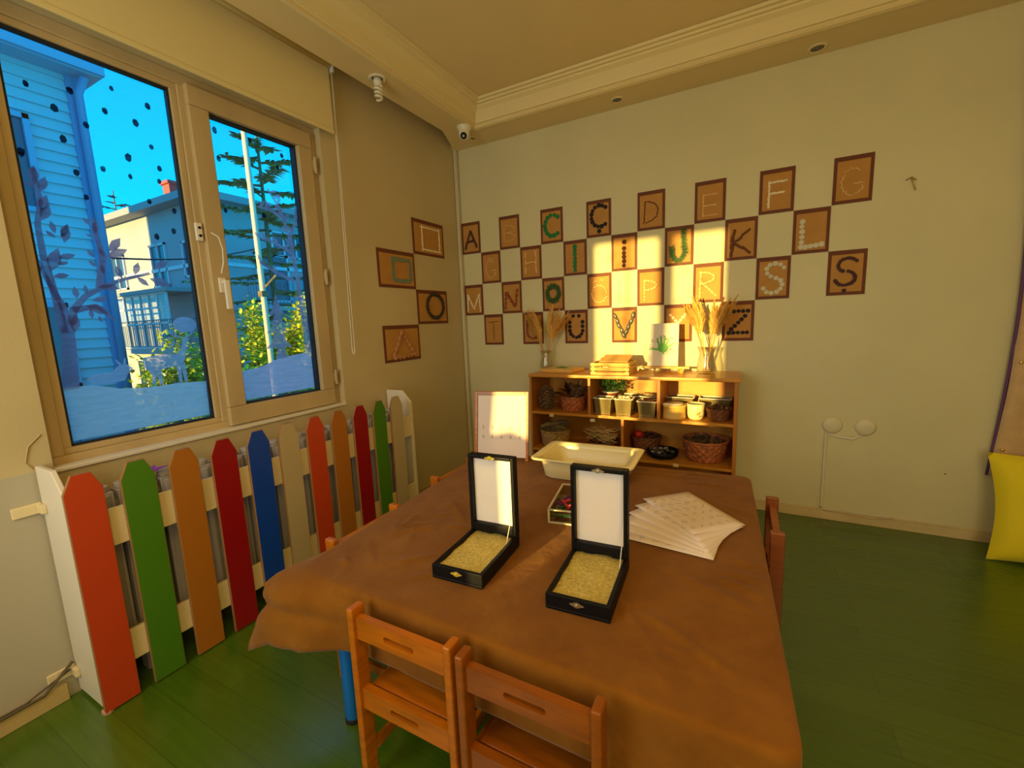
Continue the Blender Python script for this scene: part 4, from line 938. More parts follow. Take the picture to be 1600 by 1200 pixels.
# wooden easel with number sheet
t = thing('tabletop_easel', (1.13, -1.36, TZ), 'orange wooden tabletop easel holding a sheet of numbers', 'easel')
EA = Vector((.972, -1.395)); EB = Vector((1.322, -1.318)); dx = (EB-EA).normalized(); dn = Vector((-dx.y, dx.x)); ew = (EB-EA).length
def ep(u, z, o=0):   # u along width, z height, o forward offset (towards viewer)
    p = EA + dx*u + dn*(.16*(z)-o); return (p.x, p.y, TZ+z)
def ebox(b, u0, u1, z0, z1, o0, o1):
    P = [ep(u, z, o) for o in (o0, o1) for (u, z) in ((u0, z0), (u1, z0), (u1, z1), (u0, z1))]
    b.add(P, [(0,1,2,3),(7,6,5,4),(0,4,5,1),(1,5,6,2),(2,6,7,3),(3,7,4,0)])
for (u0, u1, z0, z1) in ((0, .022, 0, .43), (ew-.022, ew, 0, .43), (.022, ew-.022, .408, .43), (.022, ew-.022, .03, .055)):
    b = MB(); ebox(b, u0, u1, z0, z1, 0, .016); b.build('frame_bar', M['orange_wood'], t, bevel=.002)
b = MB(); ebox(b, .022, ew-.022, .055, .408, .003, .008); b.build('board', mat('easel_board', (.7, .66, .55), .5), t)
b = MB(); a_ = Vector(ep(ew/2, .38, -.01)); c_ = EA+dx*ew/2+dn*.22; b.tube([a_, (c_.x, c_.y, TZ+.008)], .009, 8); b.build('prop_leg', M['orange_wood'], t)
q = thing('number_sheet', ep(ew/2, .05, .018), 'white sheet with rows of handwritten numbers 3 and 4 clipped on the easel', 'paper sheet')
b = MB(); ebox(b, .026, ew-.016, .022, .405, .0175, .0182); b.build('sheet', M['paper'], q)
tilt = math.atan(.16)
for zz, chs in ((.205, ['3', '3', '5', '6', '3']), (.145, ['4', '4', '4', '4', '4'])):
    for i, c_ in enumerate(chs):
        p = Vector(ep(.062+i*.060, zz, .0195)) - Vector(q['_b'])
        text_part('number', c_, .036, M['pencil'], q, p, (R(90)-tilt, 0, math.atan2(dx.y, dx.x)), ext=.0002)

# ================================================================== SHELF UNIT
SX0, SX1, SY0, SY1, ST = .905, 2.462, -.415, -.012, 1.063
t = thing('shelf_unit', (1.68, -.21, 0), 'long low honey wood shelf unit standing against the back wall', 'shelf unit')
b = MB(); b.box((SX0-.004, SY0-.008, ST-.026), (SX1+.018, SY1+.004, ST)); b.build('top_board', M['shelf_wood'], t, bevel=.004)
for x0, x1 in ((SX0, SX0+.018), (SX1-.022, SX1)):
    b = MB(); b.box((x0, SY0, 0), (x1, SY1, ST-.026)); b.build('side_panel', M['shelf_side'], t, bevel=.002)
b = MB(); b.box((SX0+.018, SY1-.008, .05), (SX1-.022, SY1, ST-.026)); b.build('back_panel', M['shelf_back'], t)
for z0, z1 in ((.725, .745), (.405, .425), (.06, .08)):
    b = MB(); b.box((SX0+.018, SY0+.002, z0), (SX1-.022, SY1-.008, z1)); b.build('shelf_board', M['shelf_wood'], t, bevel=.0015)
for x, z0, z1 in ((1.422, .745, ST-.026), (1.948, .745, ST-.026), (1.683, .425, .725), (1.683, .08, .405)):
    b = MB(); b.box((x-.011, SY0+.002, z0), (x+.011, SY1-.008, z1)); b.build('divider', M['shelf_side'], t, bevel=.0015)
b = MB(); b.box((SX0+.018, SY0+.02, 0), (SX1-.022, SY0+.035, .06)); b.build('plinth', M['shelf_wood'], t)
tagm = mat('paper_tag', (.78, .62, .34), .6)
for x, z, lab in ((1.10, .720, 'small paper tag stuck on the shelf edge below the wicker basket'), (1.45, .704, 'small pale tag hanging under the middle of the upper shelf edge'), (2.075, .412, 'small wooden tag on the edge of the lower shelf')):
    b = MB(); b.box((x-.019, SY0-.006, z-.012), (x+.019, SY0+.0005, z+.012)); tag(b.build('shelf_tag', tagm, bevel=.002, org=(x, SY0, z)), lab, 'tag')

def basket(name, c, rt, rb, h, nst, rows_, material, label, sx=1, sy=1):
    t = thing(name, c, label, 'basket')
    def f(r, z, th, j, i): return r
    n = nst*4; k = rows_*3; b = MB(); vs = []; fs = []
    for j in range(k+1):
        fz = j/k; r = rb+(rt-rb)*(fz**.8)
        for i in range(n):
            th = 2*PI*i/n; amp = .06*rt*math.sin(nst*th + (PI if (j//3) % 2 else 0))*abs(math.sin(PI*(j % 3+.5)/3))
            vs.append((c[0]+(r+amp)*math.cos(th)*sx, c[1]+(r+amp)*math.sin(th)*sy, c[2]+h*fz))
    for j in range(k):
        for i in range(n): a = j*n+i; b2 = j*n+(i+1) % n; fs.append((a, b2, b2+n, a+n))
    o2 = len(vs)
    for j in range(4):
        fz = 1-j/3*.92; r = (rb+(rt-rb)*fz**.8)*.93
        for i in range(n): th = 2*PI*i/n; vs.append((c[0]+r*math.cos(th)*sx, c[1]+r*math.sin(th)*sy, c[2]+h*fz))
    for j in range(3):
        for i in range(n): a = o2+j*n+i; b2 = o2+j*n+(i+1) % n; fs.append((a, a+n, b2+n, b2))
    fs.append(tuple(range(n))[::-1]); fs.append(tuple(range(o2+3*n, o2+4*n)))
    b.add(vs, fs); b.build('woven_body', material, t, smooth=True)
    b = MB(); P = [(c[0]+rt*1.0*math.cos(2*PI*i/40)*sx, c[1]+rt*1.0*math.sin(2*PI*i/40)*sy, c[2]+h+.002*math.sin(i*2)) for i in range(41)]
    b.tube(P, rt*.05, 7); b.build('rim', material, t, smooth=True)
    return t
def cone_mesh(h, r, seed=1):
    b = MB(); rn = random.Random(seed); b.ball((0, 0, h*.48), (r*.62, r*.62, h*.46), 10, 8)
    N = 84
    for k in range(N):
        f = k/N; z = h*(.05+.9*f); rr_ = r*(math.sin(PI*min(1, f*.86+.16))**.7)*.72; a = k*2.39996
        p = Vector((rr_*math.cos(a)*.75, rr_*math.sin(a)*.75, z)); d = Vector((math.cos(a), math.sin(a), .25+.5*f))*r*.42
        sd = Vector((-math.sin(a), math.cos(a), 0))*r*.19; up_ = Vector((0, 0, h*.018))
        b.add([p-sd*.5, p+sd*.5, p+d+sd, p+d-sd, p-sd*.5+up_, p+sd*.5+up_, p+d+sd*.8+up_*2, p+d-sd*.8+up_*2], [(0,3,2,1),(4,5,6,7),(0,1,5,4),(1,2,6,5),(2,3,7,6),(3,0,4,7)])
    return b
b = cone_mesh(.19, .078); o = b.build('pine_cone', M['cone']); o.location = (1.025, -.325, .746); tag(o, 'big upright pine cone in the upper left shelf compartment', 'pine cone')
small_cone = None
def add_cone(loc, s, rot, label, group=None, name='pine_cone', material=None):
    global small_cone
    if small_cone is None:
        o = cone_mesh(.06, .026, 3).build('pine_cone', M['cone']); small_cone = o
    else: o = small_cone.copy(); COL.objects.link(o)
    o.location = loc; o.scale = (s, s, s); o.rotation_euler = rot; tag(o, label, 'pine cone', group); return o
def filler(loc, rx, ry, name, label, material, seed=0, n=40, s=.01, kind='ball', group=None):
    """many loose bits nobody could count: one stuff object on a mound"""
    rn = random.Random(seed); b = MB()
    for k in range(n):
        a = rn.uniform(0, 6.28); r_ = math.sqrt(rn.random()); x = loc[0]+rx*r_*math.cos(a); y = loc[1]+ry*r_*math.sin(a); z = loc[2]+.02*(1-r_*r_)+rn.uniform(-.003, .006)
        if kind == 'ball': b.ball((x, y, z), (s*rn.uniform(.7, 1.2), s*rn.uniform(.6, 1), s*.7), 7, 5, rot=Matrix.Rotation(rn.uniform(0, 3), 3, 'Z'))
        elif kind == 'leaf': b.leaf((x, y, z), (rn.uniform(-1, 1)*s*3, rn.uniform(-1, 1)*s*3, rn.uniform(.2, 1)*s*3), s*1.4)
        elif kind == 'chip': b.obox((x, y, z), (s*2, s*1.2, s*.35), Matrix.Rotation(rn.uniform(0, 3), 3, 'Z') @ Matrix.Rotation(rn.uniform(-.6, .6), 3, 'X'))
    o = b.build(name, material, org=loc, smooth=(kind == 'ball')); tag(o, label, name.replace('_', ' '), group, 'stuff'); return o

# upper left compartment
basket('wicker_basket', (1.235, -.27, .746), .108, .088, .118, 13, 5, M['weave_red'], 'red brown wicker basket of dark leaves in the upper left compartment')
rn = random.Random(11)
q = thing('dark_leaf_plant', (1.22, -.25, .76), 'plant with dark glossy leaves standing in the red brown basket', 'plant')
b = MB()
for (dx_, dy_, dz_, w_) in ((-.15, -.05, .045, .055), (-.03, .0, .13, .085), (-.06, .05, .10, .07), (.05, .03, .11, .08), (.0, -.07, .05, .06), (.08, -.05, .06, .07), (-.08, -.04, .09, .07), (.09, .02, .09, .08)):
    b.tube([(1.22, -.25, .76), (1.22+dx_*.25, -.25+dy_*.25, .88)], .003, 5); b.leaf((1.22+dx_*.25, -.25+dy_*.25, .87), (dx_, dy_, dz_), w_, bend=.25)
b.build('leaves', M['leaf_dk'], q, smooth=True)
for k in range(14):
    a = k*.9; add_cone((1.255+.06*math.cos(a)*(k % 3)/2+.03, -.30+.05*math.sin(a), .86+.02*(k % 5)), .85, (rn.uniform(-1, 1), rn.uniform(-1, 1), a), 'small dark cone piled in the red brown wicker basket', 'small cones in the red brown basket')
# upper middle compartment: metal bins
def bin_(x, y, w, d, h, label):
    t = thing('metal_bin', (x, y, .746), label, 'bin', 'olive metal bins with white rims'); z = .746; k = .82
    def L(f, zz, s=1): return [(x-w/2*f*s, y-d/2*f*s, zz), (x+w/2*f*s, y-d/2*f*s, zz), (x+w/2*f*s, y+d/2*f*s, zz), (x-w/2*f*s, y+d/2*f*s, zz)]
    vs = L(k, z)+L(1, z+h)+L(1, z+h, .95)+L(k, z+.004, .95); fs = [(3,2,1,0), (12,13,14,15)]
    for j in range(3):
        for i in range(4): a = j*4+i; b2 = j*4+(i+1) % 4; fs.append((a, b2, b2+4, a+4))
    b = MB(); b.add(vs, fs); b.build('bin_body', M['bin'], t, bevel=.003)
    P = L(1.03, z+h); P = P+[P[0]]; b = MB()
    for i in range(4): b.tube([P[i], P[i+1]], .005, 8)
    b.build('rim', M['white'], t, smooth=True)
    return t
bin_(1.517, -.315, .140, .115, .128, 'left of three front metal bins, nearly empty, in the middle compartment')
bin_(1.678, -.315, .132, .115, .128, 'middle of three front metal bins, full of pale shells')
bin_(1.855, -.315, .138, .115, .118, 'right of three front metal bins, full of brown nuts')
bin_(1.74, -.12, .30, .12, .122, 'wide metal bin behind the three small bins in the middle compartment')
bin_(2.06, -.10, .20, .12, .125, 'metal bin at the back of the right compartment, behind the round box')
bin_(2.31, -.10, .21, .12, .125, 'metal bin at the back of the right compartment, behind the small basket')
filler((1.517, -.315, .835), .045, .035, 'gravel', 'grey gravel low in the left metal bin', mat('gravel', (.25, .22, .16), .8, var=.4, scale=60), 1, 60, .009)
for k in range(9):
    a = k*2.4; r_ = .012*math.sqrt(k)*1.25; b = MB(); b.ball((0, 0, 0), (.018, .014, .009), 10, 6, rot=Matrix.Rotation(a, 3, 'Z') @ Matrix.Rotation(.5*math.sin(k*3), 3, 'X'))
    o = b.build('seashell', M['shell'], smooth=True); o.location = (1.678+r_*math.cos(a), -.315+r_*.8*math.sin(a), .878+.006*(k % 3)); tag(o, 'pale seashell heaped in the middle metal bin', 'seashell', 'shells in the middle bin')
filler((1.678, -.315, .862), .052, .042, 'shell_grit', 'layer of small shells under the seashells in the middle bin', M['shell'], 2, 50, .011)
filler((1.855, -.315, .855), .055, .045, 'nut_shells', 'brown nut shells filling the right metal bin', M['nut'], 3, 90, .009)
filler((1.80, -.12, .862), .11, .04, 'wood_slices', 'pale wood slices in the wide metal bin at the back', M['twig'], 4, 40, .014, 'chip')
q = thing('potted_fern', (1.53, -.19, .746), 'small bushy green plant in a red brown pot, middle compartment', 'potted plant')
b = MB(); b.lathe([(.045, 0), (.062, .14), (.066, .145), (.066, .155), (.058, .155), (.05, .13)], (1.53, -.175, .746), 20); b.build('pot', mat('terracotta', (.28, .07, .02), .6), q, smooth=True)
b = MB(); b.lathe([(.07, .150), (.07, .158), (.06, .158)], (1.53, -.175, .746), 20); b.build('pot_rim', M['white'], q, smooth=True)
rn = random.Random(12); b = MB()
for k in range(420):
    a = rn.uniform(0, 6.28); r_ = rn.random()**.5*.115; z = .905+rn.random()*.10; x_, y_ = 1.545+r_*math.cos(a), max(-.29, min(-.06, -.18+r_*.8*math.sin(a)))
    b.leaf((x_, y_, z), (rn.uniform(-.03, .03), rn.uniform(-.03, .03), rn.uniform(-.005, .035)), .013)
b.build('foliage', M['leaf_gn'], q)
# upper right compartment
q = thing('round_wooden_box', (2.045, -.315, .746), 'round pale wooden box in the upper right compartment', 'box')
b = MB(); b.lathe([(.080, 0), (.084, .004), (.084, .022), (.081, .024), (.081, .085), (.084, .087), (.084, .104), (.076, .106), (.074, .012)], (2.045, -.315, .746), 36); b.build('box_wall', mat('pale_round_wood', (.70, .43, .10), .45, var=.1, scale=8), q, smooth=True)
b = MB(); b.lathe([(.078, .100), (.078, .108), (.0, .108)], (2.03, -.305, .746), 30, cap=False); b.build('lid', M['white'], q, smooth=True)
q = thing('ceramic_jar', (2.193, -.32, .746), 'cream ceramic pot with an orange leaf motif, beside the round box', 'pot')
b = MB(); b.lathe([(.036, 0), (.05, .01), (.057, .04), (.058, .08), (.062, .118), (.057, .118), (.052, .08), (.04, .014)], (2.193, -.32, .746), 28); b.build('jar_body', mat('cream_glaze', (.72, .66, .36), .3), q, smooth=True)
b = MB(); b.leaf((2.205, -.3795, .785), (.02, -.001, .03), .022, up=Vector((0, -1, 0)), bend=0); b.leaf((2.213, -.377, .775), (.022, .006, .008), .016, up=Vector((0, -1, 0)), bend=0); b.build('leaf_motif', mat('orange_motif', (.75, .22, .04), .5), q)
basket('wicker_basket', (2.343, -.30, .746), .082, .062, .085, 11, 4, M['weave_dk'], 'small dark wicker basket in the upper right compartment')
filler((2.343, -.30, .822), .065, .062, 'dried_seed_pods', 'dried seed pods heaped in the small dark basket', M['cone'], 6, 55, .011, 'leaf')
# lower left
basket('wicker_basket', (1.065, -.26, .426), .128, .105, .135, 15, 6, M['weave_lt'], 'pale wicker basket of bark in the lower left compartment')
for k, (dx_, dy_, a, L) in enumerate(((-.04, .02, .3, .17), (.03, -.02, -.4, .16), (.0, .05, 1.0, .15), (.05, .04, .1, .13), (-.05, -.04, .8, .14), (.02, .0, .5, .18))):
    x_, y_ = 1.065+dx_, -.26+dy_; b = MB(); d_ = Vector((math.cos(a), math.sin(a), .15)); c_ = Vector((x_, y_, .575+.008*k)); b.tube([c_-d_*L/2, c_+Vector((0, 0, .006)), c_+d_*L/2], [.014, .020, .012], 7)
    tag(b.build('bark_piece', M['bark'], org=tuple(c_)), 'curled piece of grey green bark in the pale basket', 'bark', 'bark pieces in the pale basket')
basket('wicker_basket', (1.49, -.25, .426), .125, .105, .075, 14, 4, M['weave_dk'], 'low dark basket under the heap of twigs in the lower compartment')
rn = random.Random(14)
for k in range(46):
    a = rn.uniform(-.7, .7)+(PI/2 if rn.random() < .15 else 0); L = rn.uniform(.14, .26); c_ = Vector((1.49+rn.uniform(-.05, .05), -.28+rn.uniform(-.05, .05), .515+rn.random()*.10)); sl = rn.uniform(-.55, .55)
    d_ = Vector((math.cos(a), math.sin(a)*.6, sl)); w_ = lambda: Vector((rn.uniform(-.014, .014), rn.uniform(-.01, .01), rn.uniform(-.014, .018))); P = [c_-d_*L/2, c_-d_*L/4+w_(), c_+w_(), c_+d_*L/4+w_(), c_+d_*L/2+w_()]
    P = [Vector((p.x, max(p.y, -.395), max(p.z, .50))) for p in P]
    b = MB(); b.tube(P, [.0018, .0030, .0034, .0028, .0012], 5); tag(b.build('twig', M['straw'], org=tuple(c_)), 'thin pale twig in the heap in the lower left compartment', 'twig', 'twigs heaped in the low basket')
# lower right
basket('wicker_basket', (1.815, -.16, .426), .115, .09, .12, 13, 5, M['weave_dk'], 'dark basket with a red fruit at the back of the lower right compartment')
b = MB(); b.ball((1.765, -.20, .565), .036, 16, 10, f=lambda v: 1-.06*abs(v.z)/.036); tag(b.build('red_fruit', M['red'], smooth=True, org=(1.765, -.20, .565)), 'round red fruit on top of the dark basket, lower right compartment', 'fruit')
filler((1.83, -.16, .53), .085, .08, 'dried_petals', 'dark dried petals in the basket with the red fruit', mat('dried_petals', (.14, .05, .04), .7, var=.5), 7, 70, .012, 'leaf')
q = thing('dark_bowl', (1.96, -.285, .426), 'low black bowl of glossy stones in the lower right compartment', 'bowl')
b = MB(); b.lathe([(.085, 0), (.112, .02), (.120, .055), (.112, .055), (.104, .025), (.08, .010)], (1.96, -.285, .426), 30); b.build('bowl_body', M['black'], q, smooth=True)
rn = random.Random(15)
for k in range(16):
    a = k*2.4; r_ = .021*math.sqrt(k); b = MB(); b.ball((0, 0, 0), (.021, .017, .013), 9, 6, rot=Matrix.Rotation(a, 3, 'Z')); o = b.build('pebble', [mat('dark_pebble', (.06, .055, .05), .2), mat('grey_pebble', (.22, .22, .18), .25)][k % 2] if k < 2 else [bpy.data.materials['dark_pebble'], bpy.data.materials['grey_pebble']][k % 3 == 0], smooth=True)
    o.location = (1.96+r_*math.cos(a), -.285+r_*math.sin(a), .466+.01*(k % 2)+.010*(k < 6)); tag(o, 'smooth glossy pebble lying in the low black bowl', 'pebble', 'pebbles in the black bowl')
basket('wicker_basket', (2.255, -.235, .426), .158, .115, .155, 17, 6, M['weave_red'], 'large round red brown wicker basket, lower right compartment')
for k in range(26):
    a = k*2.4; r_ = .024*math.sqrt(k); add_cone((2.255+r_*math.cos(a), -.235+r_*math.sin(a), .535+.012*(k % 3)), .8, (rn.uniform(-1.3, 1.3), rn.uniform(-1.3, 1.3), a), 'small pine cone in the large round wicker basket', 'cones in the large round basket')

# ------------------------------------------------------------------ on top of the shelf unit
def vase(c, h, r, label, which):
    t = thing('glass_vase', c, label, 'vase', 'glass vases on the shelf unit')
    P = [(r*.80, 0), (r*.95, .01), (r*1.0, h*.22), (r*.80, h*.55), (r*.70, h*.75), (r*.92, h)]
    Q = [(r*.88, h), (r*.66, h*.75), (r*.76, h*.55), (r*.93, h*.22), (r*.86, .018), (.001, .016)]
    b = MB(); b.lathe([(.001, 0)]+P+Q, c, 28, cap=False); b.build('vase_body', M['glassware'], t, smooth=True)
    b = MB(); b.tube([(c[0]+r*.90*math.cos(i*PI/16), c[1]+r*.90*math.sin(i*PI/16), c[2]+h) for i in range(33)], .0018, 6); b.build('vase_lip', M['glassware'], t, smooth=True)
    return t
def stalks(c, vh, r, n, hs, spread, label, group, seed):
    rn = random.Random(seed)
    for k in range(n):
        side = -1 if k % 2 else 1
        an = (0 if side > 0 else PI) + rn.uniform(-.9, .9); out = rn.uniform(.25, 1.0)*spread; top = hs*rn.uniform(.86, 1.05) - .1*out
        base = Vector((c[0]-math.cos(an)*r*.45*rn.random(), c[1]-math.sin(an)*r*.3, c[2]+.02)); neck = Vector((c[0]+math.cos(an)*r*.45, c[1]+math.sin(an)*r*.35, c[2]+vh*.8))
        tip = Vector((c[0]+math.cos(an)*out, c[1]+math.sin(an)*out*.35, c[2]+top)); tip.y = min(tip.y, -.035)
        mid = neck.lerp(tip, .5)+Vector((-math.cos(an)*out*.10, 0, .02))
        q = thing('dried_grass_stalk', tuple(base), label, 'dried grass', group)
        b = MB(); b.tube([base, neck, mid, neck.lerp(tip, .72)], [.0016, .0016, .0014, .001], 5); b.build('stem', M['plume_stem'], q)
        # feathery plume: many thin hairs along the upper half
        b = MB(); N = 64; pts = []
        for i in range(N):
            f = i/N; p = (neck*(1-f)**2 + mid*2*f*(1-f) + tip*f*f) if False else neck.lerp(mid, f*2) if f < .5 else mid.lerp(tip, (f-.5)*2)
            pts.append(p)
        s0 = int(N*rn.uniform(.34, .44))
        for i in range(s0, N):
            f = (i-s0)/(N-s0); d_ = (pts[min(N-1, i+1)]-pts[max(0, i-1)]).normalized(); L = .068*(1-.5*f)*(.6+.8*math.sin(PI*min(1, f+.15)))
            for w in range(5):
                a = rn.uniform(0, 6.28); sd = (d_.orthogonal().normalized()); sd = Matrix.Rotation(a, 3, d_) @ sd
                e_ = pts[i] + (d_*.85 + sd*rn.uniform(.12, .34))*L; e_.y = min(e_.y, -.012); b.leaf(pts[i], e_-pts[i], .0085, bend=.1)
        b.build('plume', M['plume'], q)
vase((.935, -.12, ST), .17, .056, 'clear glass vase of dried grass at the left end of the shelf unit', 'left')
stalks((.935, -.12, ST), .17, .05, 20, .55, .24, 'feathery dried grass stalk in the left glass vase', 'dried grass in the left vase', 21)
vase((2.248, -.19, ST), .20, .070, 'clear glass vase of dried grass at the right end of the shelf unit', 'right')
stalks((2.248, -.19, ST), .20, .06, 26, .55, .20, 'feathery dried grass stalk in the right glass vase', 'dried grass in the right vase', 22)
# framed leaf pictures lying flat
def boardlie(c, w, d, h, rz, label, leafc, z):
    q = thing('framed_leaf', (c[0], c[1], z), label, 'picture'); Rm = rotz(rz)
    b = MB(); b.obox((c[0], c[1], z+h/2), (w, d, h), Rm); b.build('frame', M['crate'], q, bevel=.002)
    b = MB(); b.obox((c[0], c[1], z+h+.0006), (w*.84, d*.84, .001), Rm); b.build('card', mat('cream_insert', (.72, .55, .25), .6), q)
    b = MB(); d_ = Rm @ Vector((w*.45, .01, 0)); b.leaf((c[0]-d_.x/2, c[1]-d_.y/2, z+h+.002), d_, d*.4, bend=0); b.build('pressed_leaf', leafc, q)
boardlie((1.12, -.20), .30, .22, .028, R(-8), 'pale wooden frame with a green pressed leaf lying on the shelf unit', mat('pressed_green_leaf', (.06, .26, .02), .5), ST+.001)
# slatted crate
cx0, cx1, cy0, cy1, ch = 1.428, 1.728, -.385, -.12, .092
q = thing('wooden_crate', ((cx0+cx1)/2, (cy0+cy1)/2, ST), 'small slatted wooden crate on top of the shelf unit', 'crate')
for z0 in (0, .033, .066):
    for (p0, p1) in (((cx0, cy0), (cx1, cy0+.006)), ((cx0, cy1-.006), (cx1, cy1))):
        b = MB(); b.box((p0[0], p0[1], ST+z0+.001), (p1[0], p1[1], ST+z0+.026)); b.build('slat', M['crate'], q, bevel=.001)
for x_ in (cx0, cx1-.010):
    for z0 in (0, .033, .066):
        b = MB(); b.box((x_, cy0+.006, ST+z0+.001), (x_+.010, cy1-.006, ST+z0+.026)); b.build('slat', M['crate'], q, bevel=.001)
for x_, y_ in ((cx0+.011, cy0+.007), (cx1-.025, cy0+.007), (cx0+.011, cy1-.021), (cx1-.025, cy1-.021)):
    b = MB(); b.box((x_, y_, ST+.001), (x_+.014, y_+.014, ST+ch+.002)); b.build('corner_post', M['crate'], q)
b = MB(); b.box((cx0+.004, cy0+.007, ST+.001), (cx1-.004, cy1-.007, ST+.006)); b.build('crate_floor', M['crate'], q)
for k, (dx_, w_, d_, z_, rx, rz) in enumerate(((.0, .24, .17, .075, 6, 0), (.01, .25, .17, .098, 12, 6), (.02, .23, .15, .118, 16, -5))):
    b = MB(); b.obox((1.578+dx_, -.245, ST+z_), (w_, d_, .006), rotz(R(rz)) @ Matrix.Rotation(R(rx), 3, 'X')); tag(b.build('kraft_envelope', mat('kraft_sheet_%d' % k, (.62, .36, .10), .7), bevel=.001, org=(1.578+dx_, -.245, ST+z_)), ['lowest', 'middle', 'topmost'][k]+' of the brown kraft sheets stacked in the crate', 'kraft sheet', 'kraft sheets in the crate')
for k in range(3):
    b = MB(); y_ = cy0-.013-.009*(k % 2); z_ = ST+.020+.028*k; b.tube([(1.47, cy0-.006, z_), (1.52, cy0-.006, z_)], .0045, 6)
    b.tube([(1.52, cy0-.006, z_), (1.69, cy0-.006, z_+.002)], .003, 6); tag(b.build('paint_brush', mat('brush_%d' % k, (.55, .16+.08*k, .03), .4), org=(1.58, cy0-.006, z_)), ['lowest', 'middle', 'highest'][k]+' paint brush stuck on the front of the crate', 'paint brush', 'brushes on the crate')
# lace bundle right of crate
filler((1.775, -.20, ST+.028), .03, .05, 'beaded_garland', 'pale beaded garland heaped right of the wooden crate', M['shell'], 9, 45, .010)
# canvas on little easel
q = thing('display_easel', (1.95, -.13, ST), 'small wooden display easel behind the white canvas', 'easel')
b = MB(); b.box((1.80, -.185, ST+.034), (2.13, -.160, ST+.050)); b.build('ledge', M['crate'], q, bevel=.001)
b = MB(); b.tube([(1.87, -.150, ST), (1.945, -.105, ST+.36)], .007, 6); b.build('leg', M['crate'], q)
b = MB(); b.tube([(2.055, -.150, ST), (1.965, -.105, ST+.36)], .007, 6); b.build('leg', M['crate'], q)
b = MB(); b.tube([(1.955, -.03, ST), (1.955, -.095, ST+.34)], .007, 6); b.build('leg', M['crate'], q)
b = MB(); b.obox((2.07, -.19, ST+.018), (.022, .05, .034), rotz(R(25))); b.build('peg', M['crate'], q, bevel=.002)
q = thing('hand_print_canvas', (1.935, -.16, ST+.051), 'white canvas with a green hand print tree standing on the shelf unit', 'canvas')
Tm = Matrix.Rotation(R(-7), 3, 'X'); c0 = Vector((1.935, -.166, ST+.051))
b = MB(); b.obox(c0+Tm @ Vector((0, 0, .165)), (.226, .016, .33), Tm); b.build('canvas_block', M['canvas'], q, bevel=.002)
gm = mat('green_paint', (.10, .42, .015), .5); b = MB(); rn = random.Random(2)
def cpt(x, z, o=.0087): v = c0 + Tm @ Vector((x*1.15, -o, .155+z*1.25)); return v
ell = [cpt(.035*math.cos(a*PI/8), -.012+.028*math.sin(a*PI/8)) for a in range(16)]
b.prism(ell, Tm @ Vector((0, -.0008, 0)))
for (x0_, z0_, x1_, z1_, w) in ((-.024, .005, -.040, .050, .013), (-.010, .012, -.014, .062, .013), (.006, .012, .012, .062, .013), (.020, .006, .040, .050, .012), (.025, -.01, .072, .018, .012), (-.02, -.022, -.088, -.016, .012), (.0, -.03, .005, -.05, .014)):
    d = Vector((x1_-x0_, z1_-z0_)).normalized(); nn = Vector((-d.y, d.x))*w/2
    b.prism([cpt(x0_+nn.x, z0_+nn.y), cpt(x1_+nn.x*.7, z1_+nn.y*.7), cpt(x1_-nn.x*.7, z1_-nn.y*.7), cpt(x0_-nn.x, z0_-nn.y)], Tm @ Vector((0, -.0010, 0)))
b.build('hand_print', gm, q)
b = MB()
for k in range(34):
    a = rn.uniform(-.6, 3.6); r_ = rn.uniform(.05, .092); b.ball(cpt(r_*math.cos(a), r_*.75*math.sin(a)-.005, .0088), (.0042, .0012, .0042), 6, 4)
b.build('finger_dots', mat('plum_paint', (.35, .12, .16), .5), q)

# ================================================================== OUTSIDE
struct((lambda b: b.build('ground', mat('garden_ground', (.10, .12, .05), .9, var=.3, scale=2)))(MB().box((-60, -30, -1.7), (-.15, 60, -1.6))))
def window_part(par, x, y, z, w, h, ax, fm, pm, div=2, out=.03):
    """ax 'x': pane faces +x at plane x; ax 'y': faces -y at plane y"""
    def bx(b, u0, u1, z0, z1, o0, o1):
        if ax == 'x': b.box((x+o0, y+u0, z+z0), (x+o1, y+u1, z+z1))
        else: b.box((x+u0, y-o1, z+z0), (x+u1, y-o0, z+z1))
    b = MB(); f = .07
    bx(b, -w/2, w/2, 0, f, -.02, out); bx(b, -w/2, w/2, h-f, h, -.02, out); bx(b, -w/2, -w/2+f, 0, h, -.02, out); bx(b, w/2-f, w/2, 0, h, -.02, out)
    for k in range(1, div): u = -w/2+w*k/div; bx(b, u-.03, u+.03, 0, h, -.02, out)
    fr = b.build('window', fm, par); b = MB(); bx(b, -w/2+f, w/2-f, f, h-f, -.01, .006); b.build('pane', pm, fr); return fr
pane = mat('outside_window_pane', (.04, .08, .14), .12, spec=.8); wf = mat('outside_window_frame', (.62, .66, .68), .5)
sid = mat('pale_siding', (.36, .56, .62), .6); trimm = mat('blue_trim', (.10, .30, .52), .5)
# clapboard house close on the left
AX, AY0, AY1, AZ = -6.7, -6.0, -.30, 5.45
t = thing('clapboard_house', (-8, -3, -1.6), 'pale clapboard house with a blue corner seen close through the left pane', 'house')
b = MB(); b.box((-11, AY0, -1.6), (AX-.05, AY1-.03, AZ)); b.build('wall', sid, t)
b = MB(); k = 0; z = -1.6
while z < AZ-.02:
    b.add([(AX-.05, AY0, z), (AX-.05, AY1-.03, z), (AX, AY1-.03, z), (AX, AY0, z), (AX-.04, AY0, z+.155), (AX-.04, AY1-.03, z+.155)], [(0,1,2,3), (3,2,5,4)])
    z += .155
o = b.build('siding', sid, t)
b = MB(); b.box((AX-.06, AY1-.16, -1.6), (AX+.02, AY1, AZ)); b.build('corner_board', trimm, t)
b = MB(); b.tube([(AX+.08, AY1-.05, -1.6), (AX+.08, AY1-.05, AZ-.25), (AX+.22, AY1+.0, AZ-.02)], .055, 10); b.build('downpipe', trimm, t, smooth=True)
